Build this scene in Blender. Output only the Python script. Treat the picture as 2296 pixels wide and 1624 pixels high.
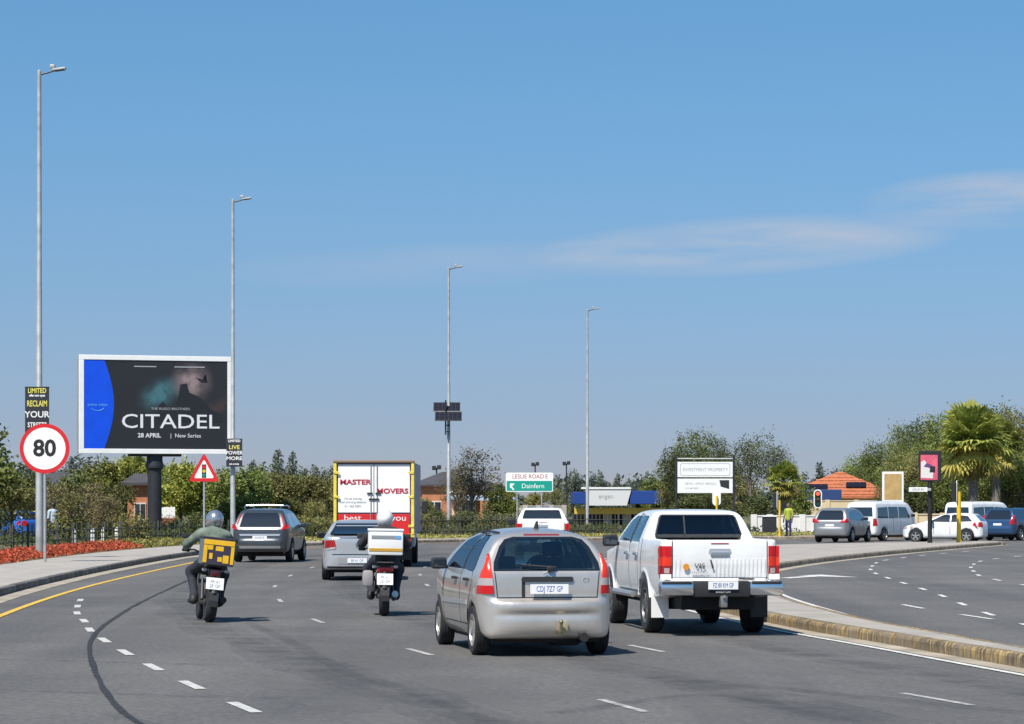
import bpy, bmesh, math, random
import numpy as np
from mathutils import Vector, Matrix
R = math.radians
sc = bpy.context.scene
for o in list(bpy.data.objects): bpy.data.objects.remove(o)

# ------------------------------------------------------------------ camera
CAM_H, FOC = 1.78, 6000.0            # eye height in metres; focal length in 2296-wide picture units
cam = bpy.data.cameras.new('camera'); camo = bpy.data.objects.new('camera', cam)
sc.collection.objects.link(camo); sc.camera = camo
camo.location = (0, 0, CAM_H); camo.rotation_euler = (R(90), 0, 0)
cam.sensor_width = 36.0; cam.lens = 36.0 * FOC / 2296.0
cam.shift_y = 323.0 / 2296.0
cam.clip_start = 0.5; cam.clip_end = 12000
# ------------------------------------------------------------------ world and sun
SUN = Vector((-0.36, -0.62, 1.0)).normalized()
world = bpy.data.worlds.new('World'); sc.world = world; world.use_nodes = True
wn, wl = world.node_tree.nodes, world.node_tree.links
wn.clear()
w_out = wn.new('ShaderNodeOutputWorld'); w_bg = wn.new('ShaderNodeBackground'); w_bg.inputs[1].default_value = 0.092
sky = wn.new('ShaderNodeTexSky'); sky.sky_type = 'NISHITA'; sky.sun_disc = False
sky.sun_elevation = math.asin(SUN.z); sky.sun_rotation = math.atan2(SUN.x, SUN.y)
sky.altitude = 1500; sky.air_density = 1.0; sky.dust_density = 1.2; sky.ozone_density = 2.0
w_tc = wn.new('ShaderNodeTexCoord'); w_sep = wn.new('ShaderNodeSeparateXYZ'); w_cmb = wn.new('ShaderNodeCombineXYZ')
wl.new(w_tc.outputs['Generated'], w_sep.inputs[0])
w_ab = wn.new('ShaderNodeMath'); w_ab.operation = 'MAXIMUM'; w_ab.inputs[1].default_value = 0.0; wl.new(w_sep.outputs['Z'], w_ab.inputs[0])
w_cu = wn.new('ShaderNodeMath'); w_cu.operation = 'POWER'; w_cu.inputs[1].default_value = 2.0; wl.new(w_ab.outputs[0], w_cu.inputs[0])
w_c2 = wn.new('ShaderNodeMath'); w_c2.operation = 'MULTIPLY_ADD'; w_c2.inputs[1].default_value = 1.1; w_c2.inputs[2].default_value = 0.165; wl.new(w_cu.outputs[0], w_c2.inputs[0])
w_mul = wn.new('ShaderNodeMath'); w_mul.operation = 'MULTIPLY_ADD'; w_mul.inputs[1].default_value = 0.28; wl.new(w_c2.outputs[0], w_mul.inputs[2])
wl.new(w_ab.outputs[0], w_mul.inputs[0])
wl.new(w_sep.outputs['X'], w_cmb.inputs['X']); wl.new(w_sep.outputs['Y'], w_cmb.inputs['Y']); wl.new(w_mul.outputs[0], w_cmb.inputs['Z'])
w_nrm = wn.new('ShaderNodeVectorMath'); w_nrm.operation = 'NORMALIZE'
wl.new(w_cmb.outputs[0], w_nrm.inputs[0]); wl.new(w_nrm.outputs[0], sky.inputs['Vector'])
w_hs = wn.new('ShaderNodeHueSaturation'); w_hs.inputs['Saturation'].default_value = 1.22; w_hs.inputs['Value'].default_value = 1.0
w_tn = wn.new('ShaderNodeMix'); w_tn.data_type = 'RGBA'; w_tn.blend_type = 'MULTIPLY'; w_tn.inputs['Factor'].default_value = 1; w_tn.inputs[7].default_value = (1.0, 1.13, 1.09, 1)
wl.new(sky.outputs[0], w_tn.inputs[6]); wl.new(w_tn.outputs[2], w_hs.inputs['Color'])
# pale haze towards the horizon, all round
w_e1 = wn.new('ShaderNodeMath'); w_e1.operation = 'MULTIPLY'; w_e1.inputs[1].default_value = -1 / 0.068; wl.new(w_ab.outputs[0], w_e1.inputs[0])
w_e2 = wn.new('ShaderNodeMath'); w_e2.operation = 'EXPONENT'; wl.new(w_e1.outputs[0], w_e2.inputs[0])
w_e3 = wn.new('ShaderNodeMath'); w_e3.operation = 'MULTIPLY'; w_e3.inputs[1].default_value = 0.9; wl.new(w_e2.outputs[0], w_e3.inputs[0])
w_hz = wn.new('ShaderNodeMix'); w_hz.data_type = 'RGBA'; wl.new(w_e3.outputs[0], w_hz.inputs['Factor']); wl.new(w_hs.outputs[0], w_hz.inputs[6]); w_hz.inputs[7].default_value = (3.5, 3.22, 3.2, 1)
# thin stretched cirrus, faint all round the sky
w_map = wn.new('ShaderNodeMapping'); w_map.inputs['Scale'].default_value = (6.0, 6.0, 42.0); w_map.inputs['Rotation'].default_value = (0, R(3.0), 0)
w_map.inputs['Location'].default_value = (0.3, 0.2, 0.55)
wl.new(w_tc.outputs['Generated'], w_map.inputs[0])
w_ns = wn.new('ShaderNodeTexNoise'); w_ns.inputs['Scale'].default_value = 2.2; w_ns.inputs['Detail'].default_value = 7; w_ns.inputs['Roughness'].default_value = 0.55
wl.new(w_map.outputs[0], w_ns.inputs['Vector'])
# two wisps: elongated lobes in direction space
def wisp(az, el, waz, wel, slope):
    sx = wn.new('ShaderNodeMath'); sx.operation = 'SUBTRACT'; sx.inputs[1].default_value = az; wl.new(w_sep.outputs['X'], sx.inputs[0])
    sz = wn.new('ShaderNodeMath'); sz.operation = 'SUBTRACT'; sz.inputs[1].default_value = el; wl.new(w_sep.outputs['Z'], sz.inputs[0])
    sl = wn.new('ShaderNodeMath'); sl.operation = 'MULTIPLY_ADD'; sl.inputs[1].default_value = -slope; wl.new(sx.outputs[0], sl.inputs[0]); wl.new(sz.outputs[0], sl.inputs[2])
    a = wn.new('ShaderNodeMath'); a.operation = 'DIVIDE'; a.inputs[1].default_value = waz; wl.new(sx.outputs[0], a.inputs[0])
    b = wn.new('ShaderNodeMath'); b.operation = 'DIVIDE'; b.inputs[1].default_value = wel; wl.new(sl.outputs[0], b.inputs[0])
    a2 = wn.new('ShaderNodeMath'); a2.operation = 'MULTIPLY'; wl.new(a.outputs[0], a2.inputs[0]); wl.new(a.outputs[0], a2.inputs[1])
    b2 = wn.new('ShaderNodeMath'); b2.operation = 'MULTIPLY_ADD'; wl.new(b.outputs[0], b2.inputs[0]); wl.new(b.outputs[0], b2.inputs[1]); wl.new(a2.outputs[0], b2.inputs[2])
    c = wn.new('ShaderNodeMath'); c.operation = 'SUBTRACT'; c.inputs[0].default_value = 1.0; c.use_clamp = True; wl.new(b2.outputs[0], c.inputs[1])
    return c
wA = wisp(0.085, 0.0965, 0.082, 0.0115, 0.05); wB = wisp(0.180, 0.1120, 0.055, 0.0115, 0.02); wC = wisp(-0.02, 0.090, 0.10, 0.009, 0.04)
w_s1 = wn.new('ShaderNodeMath'); w_s1.operation = 'ADD'; wl.new(wA.outputs[0], w_s1.inputs[0]); wl.new(wB.outputs[0], w_s1.inputs[1])
w_s2 = wn.new('ShaderNodeMath'); w_s2.operation = 'MULTIPLY_ADD'; w_s2.inputs[1].default_value = 0.28; wl.new(wC.outputs[0], w_s2.inputs[0]); wl.new(w_s1.outputs[0], w_s2.inputs[2])
w_rm = wn.new('ShaderNodeMapRange'); w_rm.inputs[1].default_value = 0.28; w_rm.inputs[2].default_value = 0.66
wl.new(w_ns.outputs['Fac'], w_rm.inputs[0])
w_f = wn.new('ShaderNodeMath'); w_f.operation = 'MULTIPLY'; wl.new(w_rm.outputs[0], w_f.inputs[0]); wl.new(w_s2.outputs[0], w_f.inputs[1])
w_f2 = wn.new('ShaderNodeMath'); w_f2.operation = 'MULTIPLY'; w_f2.inputs[1].default_value = 0.78; w_f2.use_clamp = True; wl.new(w_f.outputs[0], w_f2.inputs[0])
w_mix = wn.new('ShaderNodeMix'); w_mix.data_type = 'RGBA'
wl.new(w_f2.outputs[0], w_mix.inputs['Factor']); wl.new(w_hz.outputs[2], w_mix.inputs[6]); w_mix.inputs[7].default_value = (4.2, 4.4, 5.0, 1)
wl.new(w_mix.outputs[2], w_bg.inputs[0]); wl.new(w_bg.outputs[0], w_out.inputs[0])
sun = bpy.data.lights.new('sun', 'SUN'); sun.energy = 4.5; sun.angle = R(0.53); sun.color = (1.0, 0.945, 0.86)
suno = bpy.data.objects.new('sun', sun); sc.collection.objects.link(suno)
suno.rotation_euler = SUN.to_track_quat('Z', 'Y').to_euler()
vs = sc.view_settings; vs.view_transform = 'Standard'; vs.look = 'None'; vs.exposure = 0.48; vs.gamma = 1.0; vs.use_curve_mapping = False
sc.cycles.max_bounces = 8; sc.cycles.transparent_max_bounces = 12; sc.cycles.use_denoising = True
sc.cycles.sample_clamp_indirect = 6.0

# ------------------------------------------------------------------ helpers
rnd = random.Random(7)
COL = sc.collection
def PX(x, Z): return (x - 1148.0) * Z / FOC              # lateral metres of a picture column at distance Z
def PZ(y, Z): return CAM_H - (y - 1135.0) * Z / FOC      # height of a picture row at distance Z
MATS = {}
def mat(name, col, rough=0.6, metal=0.0, var=0.0, vscale=3.0, bump=0.0, bscale=40.0, coat=0.0, spec=None, objrand=0.0, emit=None, estr=0.0):
    if name in MATS: return MATS[name]
    m = bpy.data.materials.new(name); m.use_nodes = True; MATS[name] = m
    nt = m.node_tree; n, l = nt.nodes, nt.links
    b = n['Principled BSDF']
    b.inputs['Base Color'].default_value = (*col, 1); b.inputs['Roughness'].default_value = rough; b.inputs['Metallic'].default_value = metal
    if coat: b.inputs['Coat Weight'].default_value = coat; b.inputs['Coat Roughness'].default_value = 0.06
    if spec is not None: b.inputs['Specular IOR Level'].default_value = spec
    if emit: b.inputs['Emission Color'].default_value = (*emit, 1); b.inputs['Emission Strength'].default_value = estr
    tc = n.new('ShaderNodeTexCoord')
    src = None
    if var > 0:
        ns = n.new('ShaderNodeTexNoise'); ns.inputs['Scale'].default_value = vscale; ns.inputs['Detail'].default_value = 6
        l.new(tc.outputs['Object'], ns.inputs['Vector'])
        mx = n.new('ShaderNodeMix'); mx.data_type = 'RGBA'
        mr = n.new('ShaderNodeMapRange'); mr.inputs[1].default_value = 0.3; mr.inputs[2].default_value = 0.7
        l.new(ns.outputs['Fac'], mr.inputs[0]); l.new(mr.outputs[0], mx.inputs['Factor'])
        mx.inputs[6].default_value = (*[c * (1 - var) for c in col], 1); mx.inputs[7].default_value = (*[min(1, c * (1 + var)) for c in col], 1)
        src = mx.outputs[2]
    if objrand > 0:
        oi = n.new('ShaderNodeObjectInfo'); hs = n.new('ShaderNodeHueSaturation')
        mr2 = n.new('ShaderNodeMapRange'); mr2.inputs[3].default_value = 1 - objrand; mr2.inputs[4].default_value = 1 + objrand
        l.new(oi.outputs['Random'], mr2.inputs[0]); l.new(mr2.outputs[0], hs.inputs['Value'])
        if src: l.new(src, hs.inputs['Color'])
        else: hs.inputs['Color'].default_value = (*col, 1)
        src = hs.outputs[0]
    if src: l.new(src, b.inputs['Base Color'])
    if bump > 0:
        nb = n.new('ShaderNodeTexNoise'); nb.inputs['Scale'].default_value = bscale; nb.inputs['Detail'].default_value = 4
        l.new(tc.outputs['Object'], nb.inputs['Vector'])
        bp = n.new('ShaderNodeBump'); bp.inputs['Strength'].default_value = bump; bp.inputs['Distance'].default_value = 0.02
        l.new(nb.outputs['Fac'], bp.inputs['Height']); l.new(bp.outputs[0], b.inputs['Normal'])
    return m
def glass(name, tint, gloss=0.10):
    if name in MATS: return MATS[name]
    m = bpy.data.materials.new(name); m.use_nodes = True; MATS[name] = m
    n, l = m.node_tree.nodes, m.node_tree.links; n.clear()
    o = n.new('ShaderNodeOutputMaterial'); mx = n.new('ShaderNodeMixShader'); t = n.new('ShaderNodeBsdfTransparent'); g = n.new('ShaderNodeBsdfGlossy')
    t.inputs[0].default_value = (*tint, 1); g.inputs['Roughness'].default_value = 0.03; g.inputs['Color'].default_value = (0.9, 0.95, 1, 1)
    f = n.new('ShaderNodeLayerWeight'); f.inputs['Blend'].default_value = 0.28
    mr = n.new('ShaderNodeMapRange'); mr.inputs[3].default_value = gloss * 0.5; mr.inputs[4].default_value = 0.75
    l.new(f.outputs['Fresnel'], mr.inputs[0]); l.new(mr.outputs[0], mx.inputs[0]); l.new(t.outputs[0], mx.inputs[1]); l.new(g.outputs[0], mx.inputs[2]); l.new(mx.outputs[0], o.inputs[0])
    return m

class MB:
    """collects verts/faces, builds one mesh object"""
    def __init__(s): s.v = []; s.f = []
    def add(s, vs, fs):
        k = len(s.v); s.v += [tuple(v) for v in vs]; s.f += [tuple(i + k for i in f) for f in fs]; return s
    def box(s, c, d, rot=None, taper=1.0):
        x, y, z = d[0] / 2, d[1] / 2, d[2] / 2
        vs = [(-x, -y, -z), (x, -y, -z), (x, y, -z), (-x, y, -z), (-x * taper, -y * taper, z), (x * taper, -y * taper, z), (x * taper, y * taper, z), (-x * taper, y * taper, z)]
        if rot is not None: vs = [rot @ Vector(v) for v in vs]
        vs = [(v[0] + c[0], v[1] + c[1], v[2] + c[2]) for v in vs]
        return s.add(vs, [(0, 3, 2, 1), (4, 5, 6, 7), (0, 1, 5, 4), (1, 2, 6, 5), (2, 3, 7, 6), (3, 0, 4, 7)])
    def bbox(s, c, d, b=0.01, rot=None):
        """box with chamfered edges"""
        x, y, z = d[0] / 2, d[1] / 2, d[2] / 2
        b = min(b, x * .9, y * .9, z * .9)
        bm = bmesh.new(); bmesh.ops.create_cube(bm, size=1.0)
        for v in bm.verts: v.co = Vector((v.co.x * d[0], v.co.y * d[1], v.co.z * d[2]))
        bmesh.ops.bevel(bm, geom=bm.edges[:], offset=b, segments=2, affect='EDGES', profile=0.6)
        bm.verts.index_update()
        vs = [v.co.copy() for v in bm.verts]; fs = [tuple(v.index for v in f.verts) for f in bm.faces]; bm.free()
        if rot is not None: vs = [rot @ v for v in vs]
        return s.add([(v[0] + c[0], v[1] + c[1], v[2] + c[2]) for v in vs], fs)
    def tube(s, pts, rads, n=10, cap=True):
        pts = [Vector(p) for p in pts]
        if not hasattr(rads, '__len__'): rads = [rads] * len(pts)
        rings = []; up = None
        for i, p in enumerate(pts):
            d = (pts[min(i + 1, len(pts) - 1)] - pts[max(i - 1, 0)]).normalized()
            if up is None: up = Vector((0, 0, 1)) if abs(d.z) < 0.9 else Vector((1, 0, 0))
            a = d.cross(up).normalized(); b = a.cross(d).normalized(); up = b
            rings.append([p + (a * math.cos(2 * math.pi * k / n) + b * math.sin(2 * math.pi * k / n)) * rads[i] for k in range(n)])
        vs = [v for r in rings for v in r]; fs = []
        for i in range(len(pts) - 1):
            for k in range(n):
                k2 = (k + 1) % n
                fs.append((i * n + k, i * n + k2, (i + 1) * n + k2, (i + 1) * n + k))
        if cap: fs.append(tuple(range(n - 1, -1, -1))); fs.append(tuple((len(pts) - 1) * n + k for k in range(n)))
        return s.add(vs, fs)
    def lathe(s, prof, axis='z', c=(0, 0, 0), n=24):
        """prof: list of (r, h)"""
        vs = []; fs = []
        for r, h in prof:
            for k in range(n):
                a = 2 * math.pi * k / n; u, w = r * math.cos(a), r * math.sin(a)
                p = (u, w, h) if axis == 'z' else ((h, u, w) if axis == 'x' else (w, h, u))
                vs.append((p[0] + c[0], p[1] + c[1], p[2] + c[2]))
        for i in range(len(prof) - 1):
            for k in range(n):
                k2 = (k + 1) % n; fs.append((i * n + k, i * n + k2, (i + 1) * n + k2, (i + 1) * n + k))
        if prof[0][0] > 1e-4 : fs.append(tuple(range(n - 1, -1, -1)))
        if prof[-1][0] > 1e-4: fs.append(tuple((len(prof) - 1) * n + k for k in range(n)))
        return s.add(vs, fs)
    def prism(s, poly, plane, a, b):
        """poly 2-D; plane 'xz' extruded along y from a to b, 'yz' along x, 'xy' along z"""
        n = len(poly)
        def P(u, w, t): return (u, t, w) if plane == 'xz' else ((t, u, w) if plane == 'yz' else (u, w, t))
        vs = [P(u, w, a) for u, w in poly] + [P(u, w, b) for u, w in poly]
        fs = [tuple(range(n)), tuple(range(2 * n - 1, n - 1, -1))] + [(i, (i + 1) % n, n + (i + 1) % n, n + i) for i in range(n)]
        return s.add(vs, fs)
    def build(s, name, m, parent=None, smooth=False, loc=None, rotz=None, fix=True):
        me = bpy.data.meshes.new(name); me.from_pydata(s.v, [], s.f); me.update()
        if fix:
            bm = bmesh.new(); bm.from_mesh(me); bmesh.ops.recalc_face_normals(bm, faces=bm.faces); bm.to_mesh(me); bm.free()
        if smooth:
            me.polygons.foreach_set('use_smooth', [True] * len(me.polygons))
            try: me.set_sharp_from_angle(angle=R(40))
            except Exception: pass
        return link(name, me, m, parent, loc, rotz)
def link(name, me, m, parent=None, loc=None, rotz=None):
    if m is not None and not me.materials:
        for mm in (m if isinstance(m, (list, tuple)) else [m]): me.materials.append(mm)
    o = bpy.data.objects.new(name, me); COL.objects.link(o)
    if parent is not None: o.parent = parent
    if loc is not None: o.location = loc
    if rotz is not None: o.rotation_euler.z = rotz
    return o
def empty(name, loc, rz=0.0, rx=0.0, ry=0.0):
    o = bpy.data.objects.new(name, None); COL.objects.link(o); o.location = loc; o.rotation_euler = (rx, ry, rz); o.empty_display_size = 0.3
    return o
def tag(o, label, cat, group=None):
    o['label'] = label; o['category'] = cat
    if group: o['group'] = group
    return o
def struct(o, label=None):
    o['kind'] = 'structure'
    if label: o['label'] = label
    return o
def copy_tree(o, parent=None):
    c = o.copy(); COL.objects.link(c)
    if parent is not None: c.parent = parent
    for ch in list(o.children): copy_tree(ch, c)
    return c
def text(name, s, size, m, parent=None, loc=(0, 0, 0), rot=(math.pi / 2, 0, 0), ext=0.002, align='CENTER', sx=1.0, bold=0.0):
    cu = bpy.data.curves.new('txt', 'FONT'); cu.body = s; cu.size = size; cu.extrude = ext; cu.align_x = align; cu.align_y = 'CENTER'; cu.offset = bold
    cu.resolution_u = 3
    t = bpy.data.objects.new('txt', cu); COL.objects.link(t)
    dg = bpy.context.evaluated_depsgraph_get(); dg.update()
    me = bpy.data.meshes.new_from_object(t.evaluated_get(dg)); bpy.data.objects.remove(t); bpy.data.curves.remove(cu)
    me.name = name; me.materials.clear()
    o = link(name, me, m, parent); o.location = loc; o.rotation_euler = rot; o.scale = (sx, 1, 1)
    return o
# ---- implicit shapes -> mesh (surface nets)
def sd_poly(poly, U, W):
    poly = np.asarray(poly, float); U, W = np.broadcast_arrays(U, W)
    d = np.full(U.shape, 1e9); ins = np.zeros(U.shape, bool); n = len(poly)
    for i in range(n):
        a, b = poly[i], poly[(i + 1) % n]; ex, ey = b - a; L = ex * ex + ey * ey + 1e-12
        px_, py_ = U - a[0], W - a[1]; t = np.clip((px_ * ex + py_ * ey) / L, 0, 1)
        d = np.minimum(d, (px_ - t * ex) ** 2 + (py_ - t * ey) ** 2)
        if abs(ey) > 1e-12:
            c = ((a[1] <= W) & (b[1] > W)) | ((b[1] <= W) & (a[1] > W))
            xs = a[0] + (W - a[1]) / ey * ex
            ins ^= c & (U < xs)
    d = np.sqrt(d); return np.where(ins, -d, d)
def chaikin(p, it=1, q=0.2):
    for _ in range(it):
        o = []
        for i in range(len(p)):
            a, b = np.array(p[i], float), np.array(p[(i + 1) % len(p)], float)
            o += [tuple(a * (1 - q) + b * q), tuple(a * q + b * (1 - q))]
        p = o
    return p
def sym(half):
    """half polygon with x >= 0 listed from first to last -> closed symmetric polygon"""
    return list(half) + [(-x, y) for x, y in reversed(half) if abs(x) > 1e-9]
def smax(a, b, k):
    h = np.maximum(k - np.abs(a - b), 0) / k; return np.maximum(a, b) + h * h * k * 0.25
def smin(a, b, k): return -smax(-a, -b, k)
def cone(X, Y, Z, a, b, ra, rb):
    a, b = np.array(a, float), np.array(b, float); e = b - a; L = float(e @ e) + 1e-12
    t = np.clip(((X - a[0]) * e[0] + (Y - a[1]) * e[1] + (Z - a[2]) * e[2]) / L, 0, 1)
    return np.sqrt((X - a[0] - t * e[0]) ** 2 + (Y - a[1] - t * e[1]) ** 2 + (Z - a[2] - t * e[2]) ** 2) - (ra + t * (rb - ra))
def ell(X, Y, Z, c, r):
    k = np.sqrt(((X - c[0]) / r[0]) ** 2 + ((Y - c[1]) / r[1]) ** 2 + ((Z - c[2]) / r[2]) ** 2); return (k - 1) * min(r)
def sbox(X, Y, Z, c, d, r=0.0):
    qx, qy, qz = np.abs(X - c[0]) - d[0] / 2 + r, np.abs(Y - c[1]) - d[1] / 2 + r, np.abs(Z - c[2]) - d[2] / 2 + r
    return np.sqrt(np.maximum(qx, 0) ** 2 + np.maximum(qy, 0) ** 2 + np.maximum(qz, 0) ** 2) + np.minimum(np.maximum(qx, np.maximum(qy, qz)), 0) - r
def nets(fn, lo, hi, h):
    ax = [np.arange(lo[i] - 1.5 * h, hi[i] + 2.5 * h, h) for i in range(3)]
    X, Y, Z = ax[0][:, None, None], ax[1][None, :, None], ax[2][None, None, :]
    F = np.broadcast_to(fn(X, Y, Z), (len(ax[0]), len(ax[1]), len(ax[2]))).astype(np.float32)
    F = np.where(F == 0, 1e-6, F); S = F < 0
    nx, ny, nz = F.shape
    cnt = np.zeros((nx - 1, ny - 1, nz - 1), np.uint8)
    for dx in (0, 1):
        for dy in (0, 1):
            for dz in (0, 1): cnt += S[dx:nx - 1 + dx, dy:ny - 1 + dy, dz:nz - 1 + dz]
    act = (cnt > 0) & (cnt < 8); ci = np.argwhere(act)
    idx = np.full(act.shape, -1, np.int64); idx[act] = np.arange(len(ci))
    acc = np.zeros((len(ci), 3)); num = np.zeros(len(ci))
    I, J, K = ci.T
    for axis in range(3):
        for p in (0, 1):
            for q in (0, 1):
                o0 = [0, 0, 0]; oth = [a for a in range(3) if a != axis]; o0[oth[0]] = p; o0[oth[1]] = q
                o1 = list(o0); o1[axis] = 1
                f0 = F[I + o0[0], J + o0[1], K + o0[2]]; f1 = F[I + o1[0], J + o1[1], K + o1[2]]
                c = (f0 < 0) != (f1 < 0); t = np.where(c, f0 / np.where(c, f0 - f1, 1), 0)
                P = np.tile(np.array(o0, float), (len(ci), 1)); P[:, axis] = t
                acc[c] += P[c]; num[c] += 1
    V = (ci + acc / num[:, None]) * h + np.array([a[0] for a in ax])
    faces = []
    for axis in range(3):
        sl0 = [slice(None)] * 3; sl1 = [slice(None)] * 3; sl0[axis] = slice(0, -1); sl1[axis] = slice(1, None)
        A, B = S[tuple(sl0)], S[tuple(sl1)]
        e = np.argwhere(A != B); b1, b2 = [(1, 2), (2, 0), (0, 1)][axis]
        e = e[(e[:, b1] > 0) & (e[:, b2] > 0) & (e[:, b1] < F.shape[b1] - 1) & (e[:, b2] < F.shape[b2] - 1)]
        ins = A[e[:, 0], e[:, 1], e[:, 2]]
        def cell(d1, d2):
            q = e.copy(); q[:, b1] += d1; q[:, b2] += d2; return idx[q[:, 0], q[:, 1], q[:, 2]]
        quad = np.stack([cell(-1, -1), cell(0, -1), cell(0, 0), cell(-1, 0)], 1)
        quad[~ins] = quad[~ins][:, ::-1]
        faces.append(quad)
    return V, np.concatenate(faces)
def np_mesh(name, V, Q, smooth=True, slots=None):
    Q = np.asarray(Q); used, inv = np.unique(Q, return_inverse=True); V = V[used]; Q = inv.reshape(Q.shape)
    k = Q.shape[1]
    me = bpy.data.meshes.new(name); me.vertices.add(len(V)); me.vertices.foreach_set('co', V.astype(np.float32).ravel())
    me.loops.add(Q.size); me.loops.foreach_set('vertex_index', Q.astype(np.int32).ravel())
    me.polygons.add(len(Q)); me.polygons.foreach_set('loop_start', np.arange(0, Q.size, k, dtype=np.int32))
    try: me.polygons.foreach_set('loop_total', np.full(len(Q), k, np.int32))
    except Exception: pass
    if slots is not None: me.polygons.foreach_set('material_index', np.asarray(slots, np.int32))
    me.polygons.foreach_set('use_smooth', np.full(len(Q), smooth))
    me.update(calc_edges=True); me.validate(); return me
def grid_poly(poly, step):
    """2-D polygon cut into small cells -> verts, faces"""
    bm = bmesh.new(); vs = [bm.verts.new((u, w, 0)) for u, w in poly]; bm.faces.new(vs)
    us = [p[0] for p in poly]; ws = [p[1] for p in poly]
    t = math.floor(min(us) / step) * step
    while t < max(us):
        bmesh.ops.bisect_plane(bm, geom=bm.verts[:] + bm.edges[:] + bm.faces[:], plane_co=(t, 0, 0), plane_no=(1, 0, 0)); t += step
    t = math.floor(min(ws) / step) * step
    while t < max(ws):
        bmesh.ops.bisect_plane(bm, geom=bm.verts[:] + bm.edges[:] + bm.faces[:], plane_co=(0, t, 0), plane_no=(0, 1, 0)); t += step
    bm.verts.index_update()
    V = [(v.co.x, v.co.y) for v in bm.verts]; F = [tuple(v.index for v in f.verts) for f in bm.faces]
    E = [tuple(v.index for v in e.verts) for e in bm.edges if len(e.link_faces) == 1]
    bm.free(); return V, F, E
def march(fn, P, D, reach=3.0, off=0.0):
    """move points P along D until fn == off"""
    P = np.array(P, float); D = np.asarray(D, float) / np.linalg.norm(D)
    t = np.zeros(len(P)); n = 90; best = np.full(len(P), np.nan)
    prev = fn(P[:, 0], P[:, 1], P[:, 2]) - off; st = reach / n
    for i in range(1, n + 1):
        q = P + D * (i * st); cur = fn(q[:, 0], q[:, 1], q[:, 2]) - off
        hit = np.isnan(best) & (prev > 0) & (cur <= 0)
        best[hit] = (i - 1) * st + st * prev[hit] / (prev[hit] - cur[hit]); prev = cur
    for _ in range(2):
        ok = ~np.isnan(best); q = P + D * np.nan_to_num(best)[:, None]; best[ok] += np.clip((fn(q[:, 0], q[:, 1], q[:, 2]) - off)[ok], -0.01, 0.01)
    m = np.nanmedian(best) if (~np.isnan(best)).any() else 0
    best = np.where(np.isnan(best), m, best)
    return P + D * best[:, None]
def patch(fn, poly, view, out=0.004, thick=0.012, step=0.06):
    """polygon drawn in a view ('rear' (x,z), 'left'/'right' (y,z), 'front' (x,z), 'top' (x,y)) laid on the implicit surface, with thickness"""
    V, F, E = grid_poly(poly, step)
    big = 6.0
    if view == 'rear': P = [(u, -big, w) for u, w in V]; D = (0, 1, 0)
    elif view == 'front': P = [(u, big + 3, w) for u, w in V]; D = (0, -1, 0)
    elif view == 'left': P = [(-3, u, w) for u, w in V]; D = (1, 0, 0)
    elif view == 'right': P = [(3, u, w) for u, w in V]; D = (-1, 0, 0)
    else: P = [(u, w, 4) for u, w in V]; D = (0, 0, -1)
    reach = 10.0 if view in ('rear', 'front') else 5.0
    # coarse then fine
    P = np.array(P, float); D = np.array(D, float)
    A = march(fn, P, D, reach, 0.12); A = A - D * 0.0
    B = march(fn, A - D * 0.02, D, 0.5, 0.0)
    top = B - D * out; bot = B + D * thick; n = len(V)
    vs = [tuple(v) for v in top] + [tuple(v) for v in bot]
    fs = [tuple(f) for f in F] + [tuple(n + i for i in reversed(f)) for f in F] + [(a, b, n + b, n + a) for a, b in E]
    return MB().add(vs, fs)
def circle(c, r, n=20, a0=0, a1=360): return [(c[0] + r * math.cos(R(a0 + (a1 - a0) * i / n)), c[1] + r * math.sin(R(a0 + (a1 - a0) * i / n))) for i in range(n + (0 if a1 - a0 >= 360 else 1))]
def rrect(x0, z0, x1, z1, r=0.03, n=4):
    o = []
    for cx, cz, a in ((x1 - r, z1 - r, 0), (x0 + r, z1 - r, 90), (x0 + r, z0 + r, 180), (x1 - r, z0 + r, 270)):
        o += [(cx + r * math.cos(R(a + 90 * i / n)), cz + r * math.sin(R(a + 90 * i / n))) for i in range(n + 1)]
    return o
def spline(pts, step=1.0):
    """Catmull-Rom through 2-D points, resampled"""
    P = [np.array(p, float) for p in pts]; P = [2 * P[0] - P[1]] + P + [2 * P[-1] - P[-2]]; out = []
    for i in range(1, len(P) - 2):
        n = 24
        for k in range(n):
            t = k / n; a, b, c, d = P[i - 1], P[i], P[i + 1], P[i + 2]
            out.append(0.5 * ((2 * b) + (-a + c) * t + (2 * a - 5 * b + 4 * c - d) * t * t + (-a + 3 * b - 3 * c + d) * t ** 3))
    out.append(P[-2]); out = np.array(out)
    s = np.concatenate([[0], np.cumsum(np.linalg.norm(np.diff(out, axis=0), axis=1))]); n = max(2, int(round(s[-1] / step)))
    ss = np.linspace(0, s[-1], n + 1)
    return np.stack([np.interp(ss, s, out[:, 0]), np.interp(ss, s, out[:, 1])], 1)
def offset(C, d):
    """offset to the left of travel by d"""
    T = np.gradient(C, axis=0); T /= np.linalg.norm(T, axis=1)[:, None]; return C + np.stack([-T[:, 1], T[:, 0]], 1) * d
def strip(C1, C2, z1, z2=None):
    z2 = z1 if z2 is None else z2; n = len(C1)
    return MB().add([(p[0], p[1], z1) for p in C1] + [(p[0], p[1], z2) for p in C2], [(i, i + 1, n + i + 1, n + i) for i in range(n - 1)])
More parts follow.
